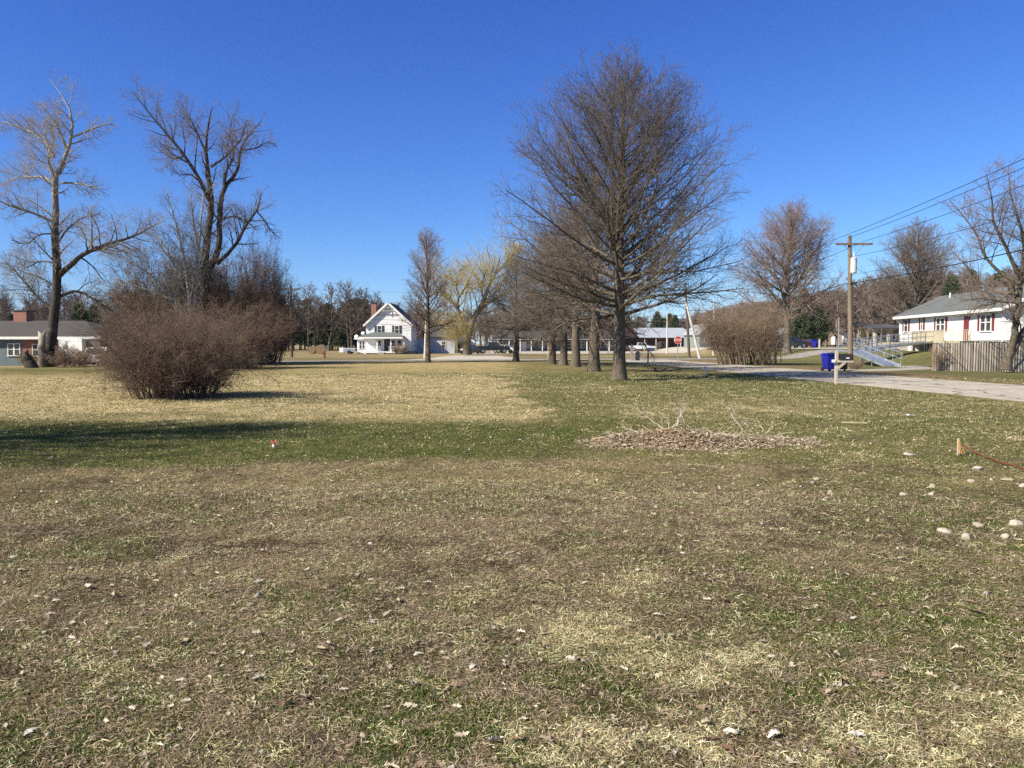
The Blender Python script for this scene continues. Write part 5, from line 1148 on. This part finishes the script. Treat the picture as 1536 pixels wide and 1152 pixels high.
# ------------------------------------------------------------------ fence
def fence():
    a = Vector((XA(1402, 45.2), 45.2, 0)); b = Vector((XA(1700, 44.2), 44.2, 0)); t = thing('board_fence', tuple(a), 'weathered grey board fence behind the leaning tree', 'fence'); L = (b - a).length; d = (b - a).normalized(); n = int(L / .145)
    rg = random.Random(4); V = []; F = []; C = []
    for i in range(n):
        p = d * (i * .145 + .07); h = 1.72 + rg.uniform(-.05, .05); w = .0715; y = rg.uniform(-.012, .012); g = gzf(a.x + p.x, a.y + p.y) - .02; le = rg.uniform(-.02, .02)
        c = [(p.x - w, y - .011), (p.x + w, y - .011), (p.x + w, y + .011), (p.x - w, y + .011)]; o = len(V); yb = p.y
        V += [(x, yy + yb, g) for x, yy in c] + [(x + le, yy + yb, h - .07) for x, yy in c] + [(p.x - w * .5 + le, yb + y - .011, h), (p.x + w * .5 + le, yb + y - .011, h), (p.x + w * .5 + le, yb + y + .011, h), (p.x - w * .5 + le, yb + y + .011, h)]
        F += [(o + k, o + (k + 1) % 4, o + 4 + (k + 1) % 4, o + 4 + k) for k in range(4)] + [(o + 4 + k, o + 4 + (k + 1) % 4, o + 8 + (k + 1) % 4, o + 8 + k) for k in range(4)] + [(o + 8, o + 9, o + 10, o + 11)]
        s = rg.uniform(.6, 1.15); base = rg.choice([(.36, .31, .245), (.34, .30, .25), (.40, .345, .27), (.29, .265, .225)]); C += [tuple(q * s for q in base)] * 12
    me = np_mesh('boards', np.array(V), [np.array(F)], np.array(C)); m, nt, bs = _nt('fence_boards'); bs.inputs['Roughness'].default_value = .9
    at_ = nt.nodes.new('ShaderNodeAttribute'); at_.attribute_name = 'col'; nz = _noise(nt, 12, 4, _obj(nt, (3, 3, .12)), .7); nt.links.new(_mix(nt, 1, at_.outputs['Color'], _mix(nt, _ramp(nt, nz, .35, .65), (.6, .6, .6), (1.25, 1.22, 1.2)), 'MULTIPLY'), bs.inputs['Base Color'])
    link('boards', me, m, t)
    for z in (.45, 1.35): MB().bar((0, .05, z), (b.x - a.x, b.y - a.y + .05, z), .05, .09).build('rail', M_BARE, t)
    for i in range(int(L / 2.4) + 1): p = d * i * 2.4; MB().box(p.x - .05, p.x + .05, p.y + .08, p.y + .18, -.1, 1.62).build('post', M_BARE, t)
fence()
# ------------------------------------------------------------------ road side things
def mailbox():
    gx, gy = G(1254, 576); t = thing('mailbox', (gx, gy, gzf(gx, gy)), 'black mailbox on a pale wooden post at the lawn edge', 'mailbox')
    MB().box(-.055, .055, -.055, .055, -.1, 1.30).box(-.05, .05, -.05, .05, 1.3, 1.325).build('post', M_POST, t, .008)
    MB().box(-.22, .66, -.1, -.0551, .86, .96).build('arm', M_POST, t, .006)
    MB().bar((.0, -.078, .60), (.30, -.078, .86), .045, .09).build('brace', M_POST, t)
    m = MB(); pr = [(-.1, 0), (.1, 0), (.1, .15)] + [(.1 * math.cos(a), .15 + .1 * math.sin(a)) for a in [math.pi * i / 8 for i in range(1, 8)]] + [(-.1, .15)]
    m.prism([(u - .02, v + .965) for u, v in pr], 'x', .1, .62).build('box', M_BLACK, t)
    MB().box(.33, .46, -.135, -.121, 1.02, 1.065).build('number_plate', M_WHITE, t); MB().box(-.23, -.09, -.13, -.101, .87, .98).build('reflector_plate', M_WHITE, t)
    MB().box(.52, .54, -.14, -.12, 1.06, 1.2).build('flag', M_REDP, t)
mailbox()
def bin_(px, Y, mt, label, rz=0, sc=1, group=None, lift=0, name='wheelie_bin'):
    t = thing(name, (XA(px, Y), Y, gzf(XA(px, Y), Y) + lift), label, 'bin', group, rz); t.scale = (sc,) * 3
    m = MB(); a, b = .25, .31
    m.add([(-a, -a, .12), (a, -a, .12), (a, a, .12), (-a, a, .12), (-b, -b - .03, .98), (b, -b - .03, .98), (b, b + .03, .98), (-b, b + .03, .98)], [(0, 3, 2, 1), (4, 5, 6, 7), (0, 1, 5, 4), (1, 2, 6, 5), (2, 3, 7, 6), (3, 0, 4, 7)]); m.build('body', mt, t, .03)
    MB().box(-b - .03, b + .03, -b - .07, b + .06, .985, 1.03).prism([(-b, 1.03), (b, 1.03), (b - .1, 1.09), (-b + .1, 1.09)], 'y', -b, b).build('lid', mt, t, .015)
    for s in (-1, 1): MB().tube([(s * .24 - .03, .26, .13), (s * .24 + .03, .26, .13)], .13, 14).build('wheel', M_TYRE, t)
    MB().tube([(-.25, b + .1, .95), (.25, b + .1, .95)], .02, 6).build('handle', M_BLACK, t); return t
bin_(1243, 44.7, M_BLUEBIN, 'big blue wheelie bin at the road edge left of the mailbox post', .2, .98, None, .01)
bin_(1263.5, 45.2, mat('dark_brown_plastic', (.045, .028, .02), None, 3, .5), 'dark brown wheelie bin behind the mailbox brace', -.1, .86, None, .01)
bin_(1219.5, 126, M_BLUEBIN, 'left of the two small far blue bins on the lot', 0, 1.2, 'far blue bins on the lot', .04); bin_(1225.5, 127, M_BLUEBIN, 'right of the two small far blue bins on the lot', .3, 1.05, 'far blue bins on the lot', .04)
def far_mailbox(px, Y, m, label, h=1.05, name='mailbox'):
    t = thing(name, (XA(px, Y), Y, gzf(XA(px, Y), Y)), label, 'mailbox'); MB().box(-.05, .05, -.05, .05, -.1, h).build('post', M_DARK, t); MB().box(-.04, .5, -.12, .12, h, h + .04).build('shelf', M_WOODD2, t)
    pr = [(-.1, 0), (.1, 0), (.1, .12)] + [(.1 * math.cos(a), .12 + .1 * math.sin(a)) for a in [math.pi * i / 6 for i in range(1, 6)]] + [(-.1, .12)]
    MB().prism([(u, v + h + .04) for u, v in pr], 'x', -.02, .5).build('box', m, t)
far_mailbox(972, 62, M_GALV, 'silver mailbox on a dark post beyond the biggest oak')
def roadside_post(px, Y, h, w, m, label, name='post'):
    t = MB().box(-w, w, -w, w, -.2, h).prism([(-w, h), (w, h), (0, h + w)], 'y', -w, w).build(name, m, None); t.location = at(px, Y); tag(t, label, 'post')
roadside_post(948, 74, 1.4, .12, mat('grey_post', (.25, .23, .21), None, 4), 'short grey post right of the biggest oak trunk')
roadside_post(956.5, 74.5, .75, .24, mat('boulder_grey', (.12, .11, .10), (.2, .18, .16), 4), 'squat dark stump like bollard beside the short grey post', 'bollard')
roadside_post(1228.5, 112, 1.3, .09, M_CREAM, 'thin cream marker post right of the far blue bins', 'marker_post')
roadside_post(822, 84, 1.7, .045, M_CREAM, 'thin pale marker stake between the lone oak and the clustered oaks', 'marker_stake')
roadside_post(1058, 40.5, .55, .03, M_GALV, 'short thin metal stake at the road edge below the bush', 'marker_stake')
def stop_sign():
    Y = 73.5; t = thing('stop_sign', at(1016.5, Y), 'red octagonal stop sign at the far end of the side road', 'sign', rz=R(6))
    MB().box(-.03, .03, 0, .05, 0, 2.4).build('post', M_GALV, t)
    r = .40; oc = [(r * math.cos(math.pi / 8 + i * math.pi / 4), 1.98 + r * math.sin(math.pi / 8 + i * math.pi / 4)) for i in range(8)]; q = .37; oi = [(q * math.cos(math.pi / 8 + i * math.pi / 4), 1.98 + q * math.sin(math.pi / 8 + i * math.pi / 4)) for i in range(8)]
    s = MB().prism(oc, 'y', -.02, -.003).build('sign_border', M_WHITE, t); MB().prism(oi, 'y', -.026, -.0205).build('sign_face', mat('sign_red', (.62, .05, .035), (.55, .045, .03), 2, .5), t)
    c = bpy.data.curves.new('lettering', 'FONT'); c.body = 'STOP'; c.size = .30; c.align_x = 'CENTER'; c.align_y = 'CENTER'; c.extrude = .002; c.offset = .006
    o = bpy.data.objects.new('lettering', c); col.objects.link(o); bpy.context.view_layer.update()
    me = bpy.data.meshes.new_from_object(o.evaluated_get(bpy.context.evaluated_depsgraph_get())); bpy.data.objects.remove(o); me.materials.clear()
    l = link('lettering', me, M_WHITE, t); l.location = (0, -.029, 1.98); l.rotation_euler = (R(90), 0, 0)
stop_sign()
# ------------------------------------------------------------------ poles and wires
def pole(px, Y, h, r, label, m=M_WOODP, arm=None, tf=None, lean=(0, 0), armrz=0, cat='utility pole', name='utility_pole', low=None):
    x, y, z = at(px, Y); t = thing(name, (x, y, z), label, cat)
    MB().tube([(0, 0, -.2), (lean[0] * .5, lean[1] * .5, h / 2), (lean[0], lean[1], h)], [r, r * .85, r * .66], 12).build('pole', m, t)
    if arm:
        c, s = math.cos(armrz), math.sin(armrz); zz = h - .55
        cr = MB().bar((-arm * c, -arm * s - .12, zz), (arm * c, arm * s - .12, zz), .11, .13).build('crossarm', m, t)
        for q in (-.95, -.45, .95): MB().tube([(arm * c * q, arm * s * q - .12, zz + .06), (arm * c * q, arm * s * q - .12, zz + .24)], [.05, .035], 8).build('insulator', M_GALV, cr)
        MB().bar((-arm * .55 * c, -arm * .55 * s - .1, zz - .05), (0, -.1, zz - .75), .03).bar((arm * .55 * c, arm * .55 * s - .1, zz - .05), (0, -.1, zz - .75), .03).build('arm_brace', M_GALV, t)
    if tf:
        tr = MB().tube([(tf, -.25, h - 2.4), (tf, -.25, h - 2.35), (tf, -.25, h - 1.45), (tf, -.25, h - 1.38)], [.15, .19, .19, .12], 14).build('transformer', mat('transformer_grey', (.62, .63, .63), None, 3, .5), t)
        MB().tube([(tf, -.25, h - 1.38), (tf, -.25, h - 1.1)], [.05, .03], 8).build('bushing', M_WHITE, tr)
    if low: MB().tube([(-.16, -.1, low), (.16, -.1, low)], .07, 8).box(-.2, .2, -.22, -.02, low - .08, low + .02).build('cable_clamp', M_DARK, t)
    return (x, y, z)
pr_ = pole(1276, 49, 8.45, .17, 'tall weathered road side pole carrying a crossarm and white transformer by the mailbox', M_WOODP, 1.15, -.06, (-.25, 0), .0, low=5.45)
pl_ = pole(1034, 90, 8.7, .17, 'dark utility pole standing beside the leaning white pole', M_WOODD2, lean=(-.6, 0))
pf_ = pole(438, 92, 8.7, .15, 'dark utility pole with crossarm and transformer at the end of the thicket', M_WOODD2, 1.25, -.35)
pole(1050, 85, 7.6, .15, 'bleached white pole leaning left, right of the stop sign', mat('bleached_pole', (.66, .62, .56), (.5, .46, .40), 5, .85, 0, (3, 3, .2)), lean=(-2.0, 0), cat='leaning pole', name='leaning_pole')
pole(1000, 130, 7.0, .13, 'thin pale pole between the white pickup and the stop sign', MATS['bleached_pole'], cat='pole', name='pole')
pole(1070, 110, 8.0, .15, 'pale utility pole just left of the brown bush', MATS['bleached_pole'])
pole(637, 88, 4.6, .13, 'short white pole left of the narrow tree before the farmhouse', MATS['bleached_pole'], lean=(.2, 0), cat='pole', name='pole')
pole(1257, 52, 3.4, .05, 'thin grey service pole left of the ramp', M_GALV, cat='pole', name='service_pole')
def wire(p, q, sag, r, label, group='overhead wires along the side road', n=40):
    pts = []
    for i in range(n + 1):
        f = i / n; pts.append((p[0] + (q[0] - p[0]) * f, p[1] + (q[1] - p[1]) * f, p[2] + (q[2] - p[2]) * f - 4 * sag * f * (1 - f)))
    o = Vector(pts[0]); w = MB().tube([tuple(Vector(a) - o) for a in pts], r, 5).build('overhead_wire', M_WIRE); w.location = o; tag(w, label, 'wire', group)
# the next pole down the road, out of frame on the right
pole(2960, 9.5, 9.3, .17, 'road side pole out of frame on the right', M_WOODP, 1.15); nx = (XA(2960, 9.5), 9.5)
X0, Y0 = pr_[0] - .25, pr_[1]; top = pr_[2] + 8.45 - .3
zr = 8.75 + .35
wire((X0 - 1.1, Y0 - .1, top), (nx[0] - 1.1, nx[1], zr - .1), .30, .014, 'topmost wire running right from the crossarm')
wire((X0 - .1, Y0 - .1, top + .15), (nx[0] + .3, nx[1], zr + .25), .35, .014, 'second wire running right from the crossarm, just under the topmost')
wire((X0 + 1.1, Y0 - .1, top), (nx[0] + 1.1, nx[1], zr), .45, .014, 'third wire running right from the end of the crossarm')
wire((X0 + .1, Y0 - .1, pr_[2] + 7.1), (nx[0] + .1, nx[1], 7.2), .45, .013, 'wire leaving the pole at the transformer and running right')
wire((X0 + .1, Y0 - .1, pr_[2] + 5.95), (nx[0] + .1, nx[1], 6.7), .45, .009, 'thin wire between the transformer wire and the thick cable')
wire((X0 + .1, Y0 - .1, pr_[2] + 5.45), (nx[0] + .1, nx[1], 5.9), .40, .024, 'thick black cable, lowest of those running right from the pole')
PT = (pl_[0] - .6, pl_[1], pl_[2] + 8.3)
wire((X0 - 1.1, Y0 - .1, top), (PT[0] - .4, PT[1], PT[2]), .8, .012, 'upper left wire running from the crossarm down the road to the dark pole')
wire((X0 + 1.1, Y0 - .1, top), (PT[0] + .4, PT[1], PT[2] - .3), .9, .012, 'second wire running left from the crossarm towards the dark pole')
wire((X0 - .1, Y0 - .1, pr_[2] + 5.45), (PT[0], PT[1], 5.6), .7, .022, 'thick cable running left from the pole through the bare crowns')
wire((X0 + .1, Y0 - .1, pr_[2] + 6.7), (XA(1395, 68), 68, 4.9), .5, .010, 'slanting service drop from the transformer down to the white house')
wire((X0, Y0, pr_[2] + 3.3), (XA(1420, 75), 75, 6.3), .6, .010, 'low wire crossing behind the pole in front of the hillside')
G2 = 'wires along the cross road'
PA = (pf_[0], pf_[1], 8.1); xe = (60, 96)
for dz, sg, r_, lab in ((0, .5, .010, 'highest wire along the cross road, faint against the sky'), (-3.1, .7, .016, 'middle wire along the cross road passing over the farmhouse roof'), (-3.6, .8, .020, 'thick lower cable along the cross road passing the farmhouse gable'), (-4.3, .7, .010, 'lowest thin wire along the cross road')):
    wire((PA[0], PA[1] - .1, PA[2] + dz), (PT[0], PT[1], PA[2] + dz + (.0 if dz else .1)), sg, r_, lab, G2, 60)
    wire((PA[0], PA[1] - .1, PA[2] + dz), (-95, 88, PA[2] + dz), .6, r_, lab.split(' along')[0] + ' running left from the thicket end pole', G2)
wire((PT[0], PT[1], 5.2), (90, 100, 7.4), 1.2, .014, 'wire running right from the dark pole across the mountain', G2); wire((PT[0], PT[1], 4.5), (90, 100, 6.4), 1.2, .010, 'thin wire running right below the mountain wire', G2)
# ------------------------------------------------------------------ stumps by the left tree
def stump(px, Y, h, r, label, m, lean=(0, 0), tag_=''):
    rg = np.random.default_rng(int(px)); n = 8; P = np.stack([np.linspace(0, lean[0], n), np.linspace(0, lean[1], n), np.linspace(-.1, h, n)], 1) + rg.normal(0, .03, (n, 3)); rr = r * (np.linspace(1.25, .8, n) + rg.normal(0, .06, n))
    V, F = sweep([(P[None], rr[None], 14)]); V = V + rg.normal(0, .02, V.shape); k = len(V) - 14; V[k:, 2] += rg.uniform(-.1, .22, 14); V = np.concatenate([V, [[lean[0], lean[1], h - .12]]])
    T = np.stack([k + np.arange(14), k + (np.arange(14) + 1) % 14, np.full(14, len(V) - 1)], 1)
    o = link('tree_stump', np_mesh('tree_stump', V, F + [T]), m); o.location = at(px, Y); tag(o, label, 'stump')
stump(63, 53, 2.35, .24, 'tall broken pale topped stump left of the dark trunk', bark('stump_bark', (.16, .13, .10), (.50, .42, .33), 1.2, 2.0), (.05, 0))
stump(48, 51.5, .95, .34, 'dark leaning stump left of the tall broken one', M_DARKB, (-.55, 0))
# ------------------------------------------------------------------ small things on the lawn
def stake_flag():
    gx, gy = G(1437, 686); t = thing('flag_stake', (gx, gy, gzf(gx, gy)), 'short stake with orange flagging ribbon in the grass', 'stake')
    MB().box(-.012, .012, -.012, .012, -.05, .24).build('stake', M_POST, t)
    M = mat('orange_ribbon', (.62, .33, .10), (.45, .22, .06), 20, .5); rg = random.Random(2)
    for i in range(6):
        a = rg.uniform(-2.0, -1.1) ; p = [(0, -.016, .235)]
        for k in range(5): q = p[-1]; a += rg.uniform(-.35, .35); p.append((q[0] + math.cos(a) * .018 + rg.uniform(-.006, .006), q[1] - .004, q[2] - .035 - rg.random() * .012))
        m = MB()
        for u, v in zip(p[:-1], p[1:]): m.bar(u, v, .011, .003)
        m.build('ribbon', M, t)
stake_flag()
def cord():
    pts = []
    for px, py, z in ((1438, 668, .16), (1445, 669, .13), (1460, 677, .08), (1482, 687, .05), (1510, 697, .04), (1536, 703, .05), (1570, 713, .04), (1620, 730, .03)):
        gx, gy = G(px, py, z); pts.append((gx, gy, z))
    P, _ = resample(pts, [0] * len(pts), 40); P[:, 2] = np.maximum(P[:, 2], gz(P[:, 0], P[:, 1]) + .02)
    o = MB().tube([tuple(p) for p in P], .009, 7).build('cord', mat('dark_red_cord', (.22, .035, .02), (.15, .03, .02), 12, .6)); tag(o, 'thin dark red cord trailing off to the right from the orange flagged stake', 'cord')
cord()
def marker():
    gx, gy = G(411, 669); t = thing('survey_marker', (gx, gy, gzf(gx, gy)), 'little pink and red survey marker in the green strip', 'marker')
    MB().tube([(0, 0, -.03), (0, 0, .10)], .007, 6).build('pin', M_HUB, t)
    m = MB()
    for i in range(12):
        a = i * .5236; m.bar((0, 0, .075), (math.cos(a) * .05, math.sin(a) * .05, .095 + .02 * (i % 3)), .022, .003)
    m.build('whiskers', mat('pink_whiskers', (.85, .35, .28), (.75, .10, .06), 25, .5), t); MB().tube([(0, 0, .03), (0, 0, .07)], [.028, .022], 10).build('cap', mat('pale_pink', (.85, .62, .52), None, 5), t)
marker()
gx, gy = G(1282, 636); pb = MB().box(-.25, .25, -.05, .05, 0, .03).build('plank', mat('mossy_plank', (.46, .44, .22), (.34, .32, .16), 9, .85), None, .004); pb.location = (gx, gy, gzf(gx, gy) + .012); pb.rotation_euler = (0, .02, -.05); pb.scale = (.95, 1, 1); tag(pb, 'yellowish flat plank lying in the grass at right', 'plank')
gx, gy = G(1366, 622); pb = MB().box(-.09, .09, -.04, .04, 0, .025).build('paper_scrap', M_WHITE, None, .004); pb.location = (gx, gy, gzf(gx, gy) + .012); pb.rotation_euler = (0, .1, .3); tag(pb, 'small pale scrap in the grass beyond the plank', 'scrap')
# ------------------------------------------------------------------ mountain
def mountain():
    us = np.linspace(700, 2300, 300); ds = np.geomspace(2600, 5200, 60)
    prof = np.interp(us, [700, 900, 960, 1010, 1050, 1090, 1130, 1180, 1240, 1320, 1500, 1800, 2300], [0, 14, 22, 36, 48, 60, 66, 66, 60, 66, 76, 70, 60])
    U, D = np.meshgrid(us, ds); X = (U - 768) / 1152 * D; cross = np.exp(-((D - 4000) / 750) ** 2); pf = np.interp(U, us, prof) / 1152 * 4000
    Z = pf * cross * (.90 + .16 * fbm(X, D, 500, 50, 5)) + (fbm(X, D, 160, 52, 4) - .5) * 30 * cross - 12
    V = np.stack([X, D, Z], -1).reshape(-1, 3); i = np.arange(59)[:, None] * 300 + np.arange(299)[None]
    m = mat('bare_wooded_slope', (.16, .125, .12), (.075, .07, .065), .009, .95, 0, detail=8, lo=.4, hi=.6)
    tag(link('hills', np_mesh('hills', V, [np.stack([i, i + 1, i + 301, i + 300], -1).reshape(-1, 4)], smooth=True), m), 'distant bluish mountain ridge', 'mountain', None, 'structure')
mountain()
# ------------------------------------------------------------------ light
SUN_EL = R(38); az = math.atan2(-.87, -.50)          # bearing of the sun from +y towards +x
to_sun = Vector((math.sin(az) * math.cos(SUN_EL), math.cos(az) * math.cos(SUN_EL), math.sin(SUN_EL)))
sd = bpy.data.lights.new('sun', 'SUN'); so = bpy.data.objects.new('sun', sd); col.objects.link(so)
sd.energy = 5.0; sd.angle = R(.53); sd.color = (1, .93, .80); so.rotation_euler = to_sun.to_track_quat('Z', 'Y').to_euler()
w = bpy.data.worlds.new('World'); scene.world = w; w.use_nodes = True; nt = w.node_tree; bg = nt.nodes['Background']
sk = nt.nodes.new('ShaderNodeTexSky'); sk.sky_type = 'NISHITA'; sk.sun_disc = False; sk.sun_elevation = SUN_EL; sk.sun_rotation = az
sk.air_density = 1.0; sk.dust_density = 0; sk.ozone_density = 3.0; sk.altitude = 200
# the camera's rendering of a clear spring sky: each channel of the sky gets its own contrast
EXPO = .8; sp_ = nt.nodes.new('ShaderNodeSeparateColor'); cb_ = nt.nodes.new('ShaderNodeCombineColor'); nt.links.new(sk.outputs[0], sp_.inputs[0])
for i, (gain, power) in enumerate(((.98, 1.48), (1.20, 1.32), (1.52, .94))):
    a_ = nt.nodes.new('ShaderNodeMath'); a_.operation = 'MULTIPLY'; a_.inputs[1].default_value = .1; nt.links.new(sp_.outputs[i], a_.inputs[0])
    p_ = nt.nodes.new('ShaderNodeMath'); p_.operation = 'POWER'; p_.inputs[1].default_value = power; nt.links.new(a_.outputs[0], p_.inputs[0])
    m_ = nt.nodes.new('ShaderNodeMath'); m_.operation = 'MULTIPLY'; m_.inputs[1].default_value = gain * 10 / 2 ** EXPO; nt.links.new(p_.outputs[0], m_.inputs[0]); nt.links.new(m_.outputs[0], cb_.inputs[i])
# high overhead the sky keeps its plain, less saturated colour
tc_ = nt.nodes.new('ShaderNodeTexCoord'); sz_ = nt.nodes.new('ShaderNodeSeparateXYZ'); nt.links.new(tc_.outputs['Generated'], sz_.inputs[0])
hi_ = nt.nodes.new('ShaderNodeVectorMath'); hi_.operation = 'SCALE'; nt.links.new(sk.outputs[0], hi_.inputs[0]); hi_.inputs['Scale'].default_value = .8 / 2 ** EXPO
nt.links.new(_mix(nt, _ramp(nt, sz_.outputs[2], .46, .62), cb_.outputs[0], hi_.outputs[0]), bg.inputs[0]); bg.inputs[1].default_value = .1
HAZE = True
if HAZE:
    hb = MB().box(-5200, 9500, -300, 5600, -40, 300).build('haze', None); m = bpy.data.materials.new('haze'); m.use_nodes = True; n = m.node_tree; n.nodes.remove(n.nodes['Principled BSDF'])
    pv = n.nodes.new('ShaderNodeVolumePrincipled'); pv.inputs['Color'].default_value = (.62, .74, .95, 1); pv.inputs['Density'].default_value = 5e-5; n.links.new(pv.outputs[0], n.nodes['Material Output'].inputs['Volume'])
    hb.data.materials.append(m); hb['kind'] = 'stuff'
scene.cycles.use_denoising = False
scene.cycles.max_bounces = 6; scene.cycles.diffuse_bounces = 3; scene.cycles.volume_bounces = 0; scene.cycles.transparent_max_bounces = 8
scene.view_settings.view_transform = 'Standard'; scene.view_settings.look = 'None'; scene.view_settings.exposure = EXPO; scene.view_settings.gamma = 1
